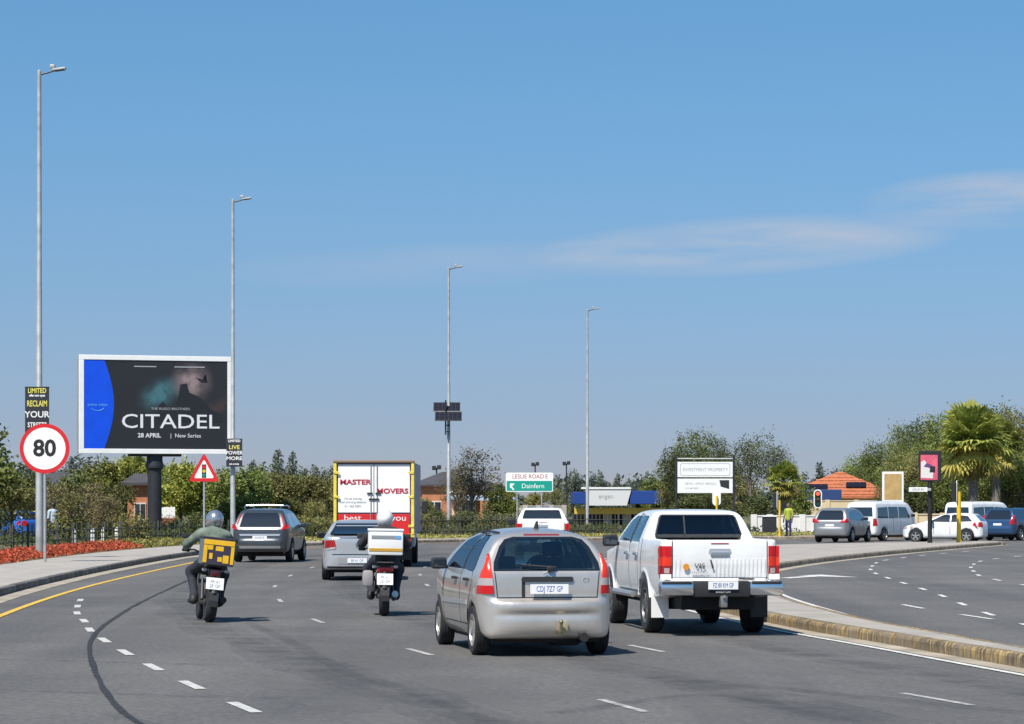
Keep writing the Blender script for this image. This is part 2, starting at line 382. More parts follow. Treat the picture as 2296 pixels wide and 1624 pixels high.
# ================================================================== SETTING
def asphalt_mat():
    m = bpy.data.materials.new('asphalt'); m.use_nodes = True; n, l = m.node_tree.nodes, m.node_tree.links; b = n['Principled BSDF']
    b.inputs['Roughness'].default_value = 0.82; b.inputs['Specular IOR Level'].default_value = 0.35
    tc = n.new('ShaderNodeTexCoord')
    def noise(scale, det, sx=1, sy=1, rot=0):
        mp = n.new('ShaderNodeMapping'); mp.inputs['Scale'].default_value = (sx, sy, 1); mp.inputs['Rotation'].default_value = (0, 0, rot); l.new(tc.outputs['Object'], mp.inputs[0])
        t = n.new('ShaderNodeTexNoise'); t.inputs['Scale'].default_value = scale; t.inputs['Detail'].default_value = det; l.new(mp.outputs[0], t.inputs['Vector']); return t
    def ramp(src, p0, c0, p1, c1):
        r = n.new('ShaderNodeValToRGB'); r.color_ramp.elements[0].position = p0; r.color_ramp.elements[0].color = (*c0, 1); r.color_ramp.elements[1].position = p1; r.color_ramp.elements[1].color = (*c1, 1); l.new(src, r.inputs[0]); return r
    def mul(a, b_):
        x = n.new('ShaderNodeMix'); x.data_type = 'RGBA'; x.blend_type = 'MULTIPLY'; x.inputs['Factor'].default_value = 1; l.new(a, x.inputs[6]); l.new(b_, x.inputs[7]); return x.outputs[2]
    big = ramp(noise(0.09, 5).outputs['Fac'], 0.3, (.113, .110, .107), 0.72, (.143, .138, .131))
    streak = ramp(noise(1.0, 5, .75, 0.045, R(-10)).outputs['Fac'], 0.34, (.80, .80, .81), 0.66, (1.10, 1.095, 1.08))
    patchy = ramp(noise(.33, 6).outputs['Fac'], 0.40, (.90, .90, .91), 0.62, (1.06, 1.055, 1.05))
    grain = ramp(noise(15, 6).outputs['Fac'], 0.32, (.72, .72, .72), 0.68, (1.22, 1.22, 1.22))
    grain2 = ramp(noise(5.0, 4).outputs['Fac'], 0.35, (.94, .94, .94), 0.7, (1.05, 1.05, 1.05))
    l.new(mul(mul(mul(mul(big.outputs[0], streak.outputs[0]), grain.outputs[0]), grain2.outputs[0]), patchy.outputs[0]), b.inputs['Base Color'])
    bp = n.new('ShaderNodeBump'); bp.inputs['Strength'].default_value = 0.25; bp.inputs['Distance'].default_value = 0.01
    l.new(noise(120, 2).outputs['Fac'], bp.inputs['Height']); l.new(bp.outputs[0], b.inputs['Normal'])
    return m
M_ASPH = asphalt_mat()
M_SOIL = mat('dry_verge', (.13, .12, .055), .95, var=.5, vscale=.35, bump=.4, bscale=12)
M_LAND = mat('land', (.10, .115, .05), .95, var=.45, vscale=.12)
M_PAVE = mat('paving', (.345, .32, .285), .9, var=.16, vscale=1.4, bump=.25, bscale=30)
M_ISL = mat('island_paving', (.335, .305, .27), .9, var=.18, vscale=.9, bump=.25, bscale=25)
M_CONC = mat('channel_concrete', (.33, .29, .225), .9, var=.3, vscale=1.2, bump=.2, bscale=25)
M_WPAINT = mat('road_paint_white', (.60, .585, .55), .7, var=.28, vscale=9)
def patchy_film(name, c, lo, hi, scale):
    m = bpy.data.materials.new(name); m.use_nodes = True; n, l = m.node_tree.nodes, m.node_tree.links; b = n['Principled BSDF']; b.inputs['Base Color'].default_value = (*c, 1); b.inputs['Roughness'].default_value = .75
    tc = n.new('ShaderNodeTexCoord'); t = n.new('ShaderNodeTexNoise'); t.inputs['Scale'].default_value = scale; t.inputs['Detail'].default_value = 6; l.new(tc.outputs['Object'], t.inputs['Vector'])
    mr = n.new('ShaderNodeMapRange'); mr.inputs[1].default_value = .3; mr.inputs[2].default_value = .7; mr.inputs[3].default_value = lo; mr.inputs[4].default_value = hi
    l.new(t.outputs['Fac'], mr.inputs[0]); l.new(mr.outputs[0], b.inputs['Alpha']); return m
M_WPAINT2 = patchy_film('road_paint_worn', (.56, .55, .52), .25, 1.0, 9)
M_WPAINT3 = patchy_film('road_paint_scuffed', (.60, .59, .56), .6, 1.0, 11)
M_YPAINT = mat('road_paint_yellow', (.62, .40, .055), .7, var=.22, vscale=7)
M_KDARK = mat('kerb_grimy_shaded', (.125, .115, .105), .9, var=.4, vscale=5, objrand=.25)  # stained concrete; shade of the road-facing side is put into this darker colour
M_KPLAIN = mat('kerb_concrete', (.25, .205, .155), .9, var=.45, vscale=6, objrand=.25)
def kerb_yellow():
    m = bpy.data.materials.new('kerb_worn_yellow'); m.use_nodes = True; n, l = m.node_tree.nodes, m.node_tree.links; b = n['Principled BSDF']; b.inputs['Roughness'].default_value = .88
    tc = n.new('ShaderNodeTexCoord'); oi = n.new('ShaderNodeObjectInfo')
    ad = n.new('ShaderNodeVectorMath'); ad.operation = 'ADD'; l.new(tc.outputs['Object'], ad.inputs[0])
    sc_ = n.new('ShaderNodeVectorMath'); sc_.operation = 'SCALE'; sc_.inputs['Scale'].default_value = 37.0; l.new(oi.outputs['Random'], sc_.inputs[0])
    cb = n.new('ShaderNodeCombineXYZ'); l.new(oi.outputs['Random'], cb.inputs[0]); l.new(cb.outputs[0], sc_.inputs[0]); l.new(sc_.outputs[0], ad.inputs[1])
    mp = n.new('ShaderNodeMapping'); mp.inputs['Scale'].default_value = (15, 15, 3.0); l.new(ad.outputs[0], mp.inputs[0])
    t = n.new('ShaderNodeTexNoise'); t.inputs['Scale'].default_value = 1.0; t.inputs['Detail'].default_value = 7; t.inputs['Roughness'].default_value = .62; l.new(mp.outputs[0], t.inputs['Vector'])
    r = n.new('ShaderNodeValToRGB'); e = r.color_ramp.elements; e[0].position = .36; e[0].color = (.075, .06, .042, 1); e[1].position = .74; e[1].color = (.56, .39, .10, 1)
    k = e.new(.5); k.color = (.20, .145, .085, 1); k = e.new(.58); k.color = (.40, .29, .12, 1); l.new(t.outputs['Fac'], r.inputs[0])
    t2 = n.new('ShaderNodeTexNoise'); t2.inputs['Scale'].default_value = 1.3; t2.inputs['Detail'].default_value = 5; l.new(ad.outputs[0], t2.inputs['Vector'])
    mx = n.new('ShaderNodeMix'); mx.data_type = 'RGBA'; mr = n.new('ShaderNodeMapRange'); mr.inputs[1].default_value = .45; mr.inputs[2].default_value = .65
    l.new(t2.outputs['Fac'], mr.inputs[0]); l.new(mr.outputs[0], mx.inputs['Factor']); l.new(r.outputs[0], mx.inputs[6]); mx.inputs[7].default_value = (.22, .18, .13, 1)
    hs = n.new('ShaderNodeHueSaturation'); mr2 = n.new('ShaderNodeMapRange'); mr2.inputs[3].default_value = .8; mr2.inputs[4].default_value = 1.08; l.new(oi.outputs['Random'], mr2.inputs[0]); l.new(mr2.outputs[0], hs.inputs['Value']); l.new(mx.outputs[2], hs.inputs['Color'])
    l.new(hs.outputs[0], b.inputs['Base Color']); return m
M_KYEL = kerb_yellow()

ground = struct(MB().add([(-7000, -600, -.06), (7000, -600, -.06), (7000, 9000, -.06), (-7000, 9000, -.06)], [(0, 1, 2, 3)]).build('ground', M_LAND))
road = struct(MB().add([(-17, -30, 0), (170, -30, 0), (170, 300, 0), (-17, 300, 0)], [(0, 1, 2, 3)]).build('road', M_ASPH))
LK = spline([(-1, -30), (-3.2, -5), (-5.2, 10), (-7.2, 25), (-8.9, 40), (-10.1, 53), (-10.85, 66), (-11.3, 80), (-11.45, 93), (-11.0, 105), (-9.7, 116), (-7.0, 124.5), (-3, 131), (2, 136), (7, 139.5), (13, 142.5), (20, 147), (30, 156), (46, 172), (80, 210), (120, 255)], 1.0)
PW = 3.1
pavement = struct(strip(offset(LK, .15), offset(LK, PW), .15).build('pavement', M_PAVE))
land_l = struct(strip(offset(LK, PW), offset(LK, 420), .142).build('verge', M_SOIL))
gut_l = strip(LK, offset(LK, -.42), .006).build('channel', M_CONC, road)
# right side of the main carriageway (island edge) and left edge of the right hand road
MK = spline([(13, -30), (10.4, 0), (8.0, 15), (6.45, 24), (5.6, 29.3), (4.86, 34.2), (3.98, 40), (3.05, 50), (2.55, 60), (2.4, 70), (2.65, 80), (3.5, 90), (5.2, 100), (8.1, 108), (11.4, 113.5), (14.8, 118), (18.4, 121.8), (21.2, 124.4)], 1.0)
RK = spline([(13.7, -30), (11.0, 0), (8.6, 15), (7.05, 24), (6.2, 29.3), (5.6, 34.2), (5.1, 40), (4.87, 49), (5.0, 56), (5.5, 63), (6.4, 70), (7.5, 75.5), (9.1, 82), (11.1, 89), (13.9, 98), (16.9, 106.8), (19.6, 114.5), (21.6, 120), (22.4, 122.6)], 1.0)
def resample(C, n):
    s = np.concatenate([[0], np.cumsum(np.linalg.norm(np.diff(C, axis=0), axis=1))]); ss = np.linspace(0, s[-1], n)
    return np.stack([np.interp(ss, s, C[:, 0]), np.interp(ss, s, C[:, 1])], 1)
A_, B_ = resample(offset(MK, -.15), 180), resample(offset(RK, .15), 180)
nose = [(22.15, 124.4), (22.6, 123.7)]
mb = strip(A_, B_, .152)
mb.add([(A_[-1][0], A_[-1][1], .152), (22.05, 124.55, .152), (22.55, 123.9, .152), (B_[-1][0], B_[-1][1], .152)], [(0, 1, 2, 3)])
median = struct(mb.build('median_island', M_ISL))
strip(RK, offset(RK, -.38), .006).build('channel', M_CONC, road)
strip(MK, offset(MK, .30), .005).build('channel', M_CONC, road)
# kerb stones, one object each
def kerb_mesh(name, m):
    L, w, h = .985, .15, .152; p = [(0, -.02), (0, .105), (.012, .135), (.035, h), (w, h), (w, -.02)]; b = MB(); n = len(p)
    b.add([(-L / 2, y, z) for y, z in p] + [(L / 2, y, z) for y, z in p], [tuple(range(n - 1, -1, -1)), tuple(range(n, 2 * n))] + [(i, (i + 1) % n, n + (i + 1) % n, n + i) for i in range(n)])
    me = bpy.data.meshes.new(name); me.from_pydata(b.v, [], b.f); me.update(); me.materials.append(m); return me
KM = {k: kerb_mesh('kerb_stone', v) for k, v in (('dark', M_KDARK), ('plain', M_KPLAIN), ('yel', M_KYEL))}
def kerb(C, side, parent, y0, y1, pick):
    for i in range(len(C) - 1):
        c = (C[i] + C[i + 1]) / 2
        if not (y0 < c[1] < y1): continue
        d = C[i + 1] - C[i]; a = math.atan2(d[1], d[0])
        o = bpy.data.objects.new('kerb_stone', KM[pick(c[1])]); COL.objects.link(o); o.parent = parent
        o.location = (c[0], c[1], rnd.uniform(-.006, .004)); o.rotation_euler = (0, 0, a if side > 0 else a + math.pi); o.scale = (np.linalg.norm(d), 1, 1)
kerb(LK, 1, pavement, 36, 172, lambda y: 'dark' if y < 112 else 'plain')
kerb(MK, -1, median, 20, 130, lambda y: 'yel' if y < 75 else 'plain')
kerb(RK, 1, median, 28, 125, lambda y: 'yel' if y < 45 else 'plain')
MB().tube([(21.2, 124.4, .06), (21.8, 124.75, .06), (22.4, 124.5, .06), (22.75, 123.9, .06), (22.65, 123.2, .06), (22.4, 122.6, .06)], .09, 6).build('kerb_nose', M_KPLAIN, median)
# painted lines
def ribbon(C, w, z): return strip(offset(C, w / 2), offset(C, -w / 2), z)
def seg_of(C, s0, s1, step=.4):
    s = np.concatenate([[0], np.cumsum(np.linalg.norm(np.diff(C, axis=0), axis=1))]); n = max(2, int((s1 - s0) / step) + 1); ss = np.linspace(s0, s1, n)
    return np.stack([np.interp(ss, s, C[:, 0]), np.interp(ss, s, C[:, 1])], 1), s[-1]
def dashes(C, first, period, length, w, m=M_WPAINT, y1=1e9):
    s = first; tot = seg_of(C, 0, 1)[1]
    while s + length < tot:
        c, _ = seg_of(C, s, s + length)
        if c[0][1] < y1: ribbon(c, w, .008).build('lane_dash', m, road)
        s += period
Y_L = spline([(-1.2, -5), (-4.6, 15), (-6.8, 30), (-8.25, 43), (-9.35, 59), (-9.95, 80), (-10.0, 95), (-9.3, 107), (-7.6, 117), (-4.5, 125), (0, 131)], .6)
ribbon(Y_L, .13, .009).build('edge_line', M_YPAINT, road)
L_A = spline([(3.2, 5), (.1, 15), (-2.05, 22.5), (-2.95, 25.7), (-3.75, 28.7), (-4.53, 31.8), (-5.3, 35), (-6.0, 38.1), (-6.5, 40.8), (-7.2, 44.3), (-7.77, 47.9), (-8.3, 51.6), (-8.6, 54)], .5)
dashes(L_A, .5, 3.05, 1.25, .11, M_WPAINT3)
L_B = spline([(5.5, 5), (3.0, 15), (.75, 24.8), (-1.43, 33.9), (-3.23, 42.6), (-4.52, 51.6), (-5.3, 60), (-5.67, 69), (-5.77, 76), (-5.6, 86), (-5.0, 96), (-3.6, 107), (-1, 116), (4, 124), (10, 130)], .5)
dashes(L_B, .6, 9.0, 1.5, .085, M_WPAINT2)
L_C = spline([(7.8, 5), (5.9, 15), (4.2, 23.4), (2.06, 31.6), (.4, 40), (-1.0, 50), (-1.9, 60), (-2.4, 70), (-2.5, 80), (-2.0, 90), (-.7, 99), (1.8, 108), (6, 116), (12, 123), (18, 128)], .5)
dashes(L_C, 1.2, 9.0, 1.6, .085, M_WPAINT2)
ribbon(offset(MK, .42), .10, .010).build('edge_line', M_WPAINT, road)
ribbon(offset(RK, -.50)[:95], .09, .010).build('edge_line', M_WPAINT, road)
R_1 = spline([(7.6, 38), (7.9, 45), (8.6, 54.2), (9.06, 62.3), (9.45, 68.9), (9.8, 72.7), (10.25, 76.5), (11.4, 83.7), (12.1, 87.2), (15, 97), (19, 108)], .5)
dashes(R_1, 1.0, 4.4, 1.4, .10)
R_2 = spline([(11.2, 45), (11.4, 56), (11.7, 65.5), (12, 68.9), (12.5, 72.4), (13.4, 78.1), (15, 85.8), (16.7, 91.3), (20, 100)], .5)
dashes(R_2, 1.0, 4.4, 1.4, .10)
R_0 = spline([(8.3, 30), (7.7, 40), (7.15, 46), (6.9, 52)], .5)
dashes(R_0, 3.2, 4.4, 1.8, .10)
# turn arrow in the slip lane
MB().prism([(6.6, 66.0), (7.55, 68.0), (7.3, 68.2), (8.0, 69.2), (8.6, 66.6), (8.0, 67.2), (7.75, 67.4), (6.85, 65.7)], 'xy', .008, .0095).build('turn_arrow', M_WPAINT, road)
# skid mark and faint dark streaks
M_RUB = patchy_film('tyre_rubber', (.03, .03, .033), .45, .95, 7)
M_FAINT = patchy_film('faint_dark', (.05, .05, .052), .0, .24, 3)  # patchy see-through dark grey for the faint streaks
def gpts(vp): return [((x - 1148) * 6000 * CAM_H / (y - 1135) / 6000, 6000 * CAM_H / (y - 1135)) for x, y in vp]
def wob(C, w, z, seed):
    r = np.random.RandomState(seed); n = len(C); a = np.convolve(r.rand(n + 8), np.ones(5) / 5, 'same')[:n]; b = np.convolve(r.rand(n + 8), np.ones(5) / 5, 'same')[:n]
    T = np.gradient(C, axis=0); T /= np.linalg.norm(T, axis=1)[:, None]; N = np.stack([-T[:, 1], T[:, 0]], 1)
    return strip(C + N * (w * (.2 + .6 * a))[:, None], C - N * (w * (.2 + .6 * b))[:, None], z)
sk = spline(gpts([(345, 1660), (310, 1624), (265, 1590), (232, 1545), (207, 1490), (200, 1450), (215, 1420), (245, 1395), (300, 1360), (360, 1330), (425, 1300)]), .25)
wob(sk, .065, .012, 1).build('skid_mark', M_RUB, road)
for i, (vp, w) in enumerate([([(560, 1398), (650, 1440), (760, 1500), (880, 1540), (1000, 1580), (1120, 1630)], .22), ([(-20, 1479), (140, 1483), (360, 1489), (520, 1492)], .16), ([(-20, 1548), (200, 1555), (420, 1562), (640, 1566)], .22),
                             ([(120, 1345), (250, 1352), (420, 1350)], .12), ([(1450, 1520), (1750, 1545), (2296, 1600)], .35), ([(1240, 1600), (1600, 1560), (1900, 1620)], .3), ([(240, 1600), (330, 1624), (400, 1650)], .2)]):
    wob(spline(gpts(vp), .25), w, .011, 10 + i).build('faint_streak', M_FAINT, road)
# oil-darkened lane centres and paler polished wheel tracks
M_OIL = patchy_film('lane_oil', (.07, .07, .07), .0, .17, 1.3); M_POL = patchy_film('wheel_polish', (.20, .195, .185), .0, .34, 1.1)
n_ = 150; LA2, LB2, LC2, MK2 = [resample(c[(c[:, 1] > 16) & (c[:, 1] < 100)], n_) for c in (spline([tuple(p) for p in L_A[::6]] + [(-9.0, 66), (-9.4, 80), (-9.2, 96)], .5), L_B, L_C, MK)]
for k_, (c0, c1) in enumerate(((LA2, LB2), (LB2, LC2), (LC2, MK2))):
    mid = (c0 + c1) / 2
    wob(mid, .85, .0028, 60 + k_).build('oil_streak', M_OIL, road); wob(mid, .42, .0040, 70 + k_).build('oil_streak', M_OIL, road)
    for sgn in (-1, 1): wob(mid + (c1 - c0) * .24 * sgn, .55, .0034, 80 + k_ * 2 + sgn).build('wheel_track', M_POL, road)
# ------------------------------------------------------------------ vegetation materials
def leaf_mat(name, c0, c1, c2, rough=.65, trans=.25):
    m = bpy.data.materials.new(name); m.use_nodes = True; n, l = m.node_tree.nodes, m.node_tree.links; b = n['Principled BSDF']; b.inputs['Roughness'].default_value = rough; b.inputs['Specular IOR Level'].default_value = .3
    at = n.new('ShaderNodeAttribute'); at.attribute_name = 'tint'
    r = n.new('ShaderNodeValToRGB'); e = r.color_ramp.elements; e[0].color = (*c0, 1); e[1].color = (*c2, 1); k = e.new(.5); k.color = (*c1, 1)
    l.new(at.outputs['Fac'], r.inputs[0])
    oi = n.new('ShaderNodeObjectInfo'); hs = n.new('ShaderNodeHueSaturation'); mr = n.new('ShaderNodeMapRange'); mr.inputs[3].default_value = .62; mr.inputs[4].default_value = 1.35
    l.new(oi.outputs['Random'], mr.inputs[0]); l.new(mr.outputs[0], hs.inputs['Value']); l.new(r.outputs[0], hs.inputs['Color']); l.new(hs.outputs[0], b.inputs['Base Color'])
    tr = n.new('ShaderNodeBsdfTranslucent'); l.new(hs.outputs[0], tr.inputs[0]); mx = n.new('ShaderNodeMixShader'); mx.inputs[0].default_value = trans
    l.new(b.outputs[0], mx.inputs[1]); l.new(tr.outputs[0], mx.inputs[2]); l.new(mx.outputs[0], n['Material Output'].inputs[0]); return m
LM = {'green': leaf_mat('leaves_green', (.08, .11, .025), (.18, .225, .055), (.31, .34, .10)),
      'bright': leaf_mat('leaves_bright', (.09, .12, .02), (.23, .25, .045), (.38, .37, .09)),
      'olive': leaf_mat('leaves_olive', (.09, .10, .033), (.205, .20, .065), (.34, .30, .11)),
      'dark': leaf_mat('leaves_dark', (.04, .058, .02), (.10, .12, .04), (.19, .205, .075)),
      'brown': leaf_mat('leaves_brown', (.095, .08, .04), (.20, .17, .08), (.32, .26, .12)),
      'far': leaf_mat('leaves_far_haze', (.06, .08, .06), (.10, .125, .095), (.15, .17, .125)),  # distance haze is put into these greyer leaf colours
      'palm': leaf_mat('leaves_palm', (.10, .14, .025), (.27, .31, .06), (.48, .47, .12)),
      'straw': leaf_mat('leaves_straw', (.16, .13, .05), (.36, .31, .07), (.54, .48, .11)),
      'red': leaf_mat('leaves_red', (.09, .055, .02), (.42, .065, .032), (.58, .16, .08)),
      'grass': leaf_mat('leaves_grass', (.14, .15, .035), (.30, .28, .075), (.46, .40, .13))}
M_BARK = mat('bark', (.085, .065, .05), .95, var=.4, vscale=6, bump=.4, bscale=18)
M_BARKG = mat('bark_grey', (.17, .15, .125), .95, var=.35, vscale=5, bump=.4, bscale=18)
def leaf_quads(C, size, rs, tint, flat=.35, asp=.55):
    """C: n x 3 centres -> mesh arrays of random quads"""
    n = len(C); d = rs.randn(n, 3); d[:, 2] *= (1 - flat); d /= np.linalg.norm(d, axis=1)[:, None] + 1e-9
    up = rs.randn(n, 3); up /= np.linalg.norm(up, axis=1)[:, None]; e = np.cross(d, up); e /= np.linalg.norm(e, axis=1)[:, None] + 1e-9
    s = (size * rs.uniform(.6, 1.35, n))[:, None]; a, b = d * s * .5, e * s * .5 * asp
    V = np.stack([C - a, C + b - a * .1, C + a, C - b - a * .1], 1).reshape(-1, 3); return V, np.arange(4 * n).reshape(-1, 4), np.repeat(tint, 1)
def leaf_mesh(name, V, Q, tint, m):
    me = np_mesh(name, V, Q, smooth=False); a = me.attributes.new('tint', 'FLOAT', 'FACE'); a.data.foreach_set('value', np.clip(tint, 0, 1).astype(np.float32)); me.materials.append(m); return me
def crown_points(rs, n, lobes, r, squash=.8, gap=.0):
    """leaf centres bunched in clumps over several lobes (cx, cy, cz, radius)"""
    P = []; T = []
    w = np.array([q[3] ** 2 for q in lobes]); w = w / w.sum()
    for (cx, cy, cz, lr), k in zip(lobes, (w * n).astype(int)):
        nc = max(5, int(26 * lr * lr / max(r, .5) ** 2 * 3) + 4)
        u = rs.randn(nc, 3); u /= np.linalg.norm(u, axis=1)[:, None]; u *= (rs.uniform(.35, 1.0, nc) ** .5)[:, None]
        cc = np.array([cx, cy, cz]) + u * np.array([lr, lr, lr * squash]); ct = rs.uniform(.15, .85, nc)
        i = rs.randint(0, nc, k); p = cc[i] + rs.randn(k, 3) * lr * rs.uniform(.12, .26, (k, 1)); P.append(p); T.append(ct[i] + rs.randn(k) * .16)
    return np.concatenate(P), np.concatenate(T)
def limb_tubes(mb, rs, base, h, r0, lobes, lean=0):
    top = np.array([lean, 0, h]); pts = [(0, 0, -.1), (lean * .3 + rs.uniform(-.05, .05), rs.uniform(-.05, .05), h * .45), tuple(top)]
    mb.tube(pts, [r0, r0 * .8, r0 * .5], 8)
    for cx, cy, cz, lr in lobes:
        a = Vector((lean * .6, 0, h * rs.uniform(.45, .9))); b = Vector((cx, cy, cz)); mid = (a + b) / 2 + Vector(rs.uniform(-.15, .15, 3))
        mb.tube([a, mid, b], [r0 * .45, r0 * .3, r0 * .1], 6)
        for _ in range(4):
            q = b + Vector(rs.randn(3) * lr * .55); mb.tube([mid.lerp(b, .5), q], [r0 * .16, r0 * .04], 5)
TREE_LIB = {}
def tree_kind(key, seed, h, spread, n, leaf, kind, trunk_h=.35, r0=.12, bark=None, nl=6, squash=.8, conical=False):
    rs = np.random.RandomState(seed); lobes = []
    for i in range(nl):
        if conical:
            f = (i + .5) / nl; lobes.append((rs.uniform(-.08, .08), rs.uniform(-.08, .08), h * (.12 + .84 * f), spread * (1.05 - .88 * f)))
        else:
            a = 2 * math.pi * i / nl + rs.uniform(-.4, .4); q = spread * rs.uniform(.25, .62); lobes.append((q * math.cos(a), q * math.sin(a), h * rs.uniform(trunk_h + .14, .82), spread * rs.uniform(.42, .62)))
    if not conical: lobes.append((0, 0, h * .76, spread * .55))
    P, T = crown_points(rs, n, lobes, spread, squash); P[:, 2] = np.clip(P[:, 2], h * trunk_h * .5 + .15, None)
    V, Q, t = leaf_quads(P, leaf, rs, T); cm = leaf_mesh('crown', V, Q, t, LM[kind])
    mb = MB(); limb_tubes(mb, rs, None, h * (.6 if not conical else .9), r0, lobes if not conical else lobes[:3])
    tm = bpy.data.meshes.new('trunk'); tm.from_pydata(mb.v, [], mb.f); tm.update(); tm.materials.append(bark or M_BARK)
    TREE_LIB[key] = (cm, tm)
def plant(key, x, y, s, rz, label, group=None, cat='tree', name='tree', z=.14, sz=None):
    o = empty(name, (x, y, z), rz); o.scale = (s, s, sz or s)
    link('crown', TREE_LIB[key][0], None, o); link('trunk', TREE_LIB[key][1], None, o)
    return tag(o, label, cat, group)
# ================================================================== VEHICLES
M_TYRE = mat('tyre_black', (.018, .018, .019), .85, var=.2, vscale=20)
M_BLK = mat('black_plastic', (.022, .022, .024), .55)
M_UNDER = mat('underbody', (.012, .012, .013), .85)
M_RIM = mat('rim_alloy', (.50, .49, .47), .38, .75, var=.15, vscale=12)
M_RIMD = mat('rim_dark', (.16, .16, .165), .45, .6)
M_CHROME = mat('chrome', (.72, .73, .76), .16, 1.0)
M_WHITE = mat('white_paint', (.80, .80, .79), .32, coat=.8, var=.07, vscale=2.5)
M_SILV = mat('champagne_silver', (.59, .545, .495), .34, .6, coat=.8, var=.08, vscale=2.5)
M_SILV2 = mat('silver_paint', (.52, .535, .55), .34, .5, coat=.6)
M_GREY = mat('grey_paint', (.065, .07, .08), .34, .45, coat=.8)
M_BLUE = mat('dark_blue_paint', (.025, .07, .16), .3, .3, coat=.8)
M_BLUE2 = mat('bright_blue_paint', (.02, .16, .62), .35, coat=.6)
M_RED = mat('lamp_red', (.50, .006, .008), .22, coat=.3)
M_REDD = mat('lamp_red_dark', (.30, .008, .012), .16, coat=1.0)
M_REDO = mat('lamp_orange_red', (.72, .035, .012), .22, coat=.3)
M_CLEAR = mat('lamp_clear', (.50, .44, .43), .14, .2, coat=1.0)
M_GLASSD = mat('dark_glass', (.012, .015, .02), .04, spec=.9, coat=1.0)
M_GLASS_T = glass('window_tint', (.74, .84, .84), .10)
M_GLASS_D = glass('window_tint_dark', (.18, .22, .27), .10)
M_PLATE = mat('plate_white', (.78, .78, .77), .5, var=.06, vscale=20)
M_PLTXT = mat('plate_blue', (.07, .12, .40), .6)
M_SEAT = mat('seat_fabric', (.03, .032, .036), .9)
M_SEAM = mat('panel_gap', (.02, .02, .02), .9)
M_YREF = mat('reflector', (.7, .25, .02), .3)

class Shape:
    def __init__(s, side, plan, rear, k=.06, ch=1):
        s.side, s.plan, s.rear, s.k = chaikin(side, ch), chaikin(sym(plan), ch), chaikin(sym(rear), ch), k
        s.cuts = []; s.adds = []
    def outer(s, X, Y, Z):
        f = smax(smax(sd_poly(s.side, Y, Z), sd_poly(s.plan, X, Y), s.k), sd_poly(s.rear, X, Z), s.k)
        for a in s.adds: f = smin(f, a(X, Y, Z), .03)
        return f
    def full(s, X, Y, Z):
        f = s.outer(X, Y, Z)
        for c in s.cuts: f = np.maximum(f, -c(X, Y, Z))
        return f
    def fast(s, h=.025):
        """outer() sampled on a grid, trilinear look-up"""
        sd = np.array(s.side); w = np.abs(np.array(s.rear)[:, 0]).max() + .06
        lo = np.array([-w - .2, sd[:, 0].min() - .25, sd[:, 1].min() - .2]); hi = np.array([w + .2, sd[:, 0].max() + .25, sd[:, 1].max() + .25])
        ax = [np.arange(lo[i], hi[i] + h, h) for i in range(3)]
        F = s.outer(ax[0][:, None, None], ax[1][None, :, None], ax[2][None, None, :]); N = np.array(F.shape)
        def fn(X, Y, Z):
            P = np.stack(np.broadcast_arrays(X, Y, Z), -1).astype(float); U = (P - lo) / h; Uc = np.clip(U, 0, N - 1.001); far = np.linalg.norm((U - Uc) * h, axis=-1)
            I = Uc.astype(int); t = Uc - I; i, j, k = I[..., 0], I[..., 1], I[..., 2]; a, b, c = t[..., 0], t[..., 1], t[..., 2]
            g = lambda d, e, f_: F[i + d, j + e, k + f_]
            v = (g(0,0,0) * (1-c) + g(0,0,1) * c) * (1-a) * (1-b) + (g(1,0,0) * (1-c) + g(1,0,1) * c) * a * (1-b) + (g(0,1,0) * (1-c) + g(0,1,1) * c) * (1-a) * b + (g(1,1,0) * (1-c) + g(1,1,1) * c) * a * b
            return v + far
        return fn
    def arch(s, y, z, r, w, d=.30):
        s.cuts.append(lambda X, Y, Z: np.maximum(np.hypot(Y - y, Z - z) - r, (w - d) - np.abs(X)))
def split_build(V, Q, root, rules, default, m):
    """rules: list of (name, predicate on face centres[, material]); faces become parts"""
    C = V[Q].mean(1); left = np.ones(len(Q), bool); outs = {}
    for r in rules:
        sel = left & r[1](C)
        if sel.any(): outs[r[0]] = link(r[0].split('#')[0], np_mesh(r[0], V, Q[sel]), r[2] if len(r) > 2 else m, root); left &= ~sel
    outs[default] = link(default, np_mesh(default, V, Q[left]), m, root); return outs
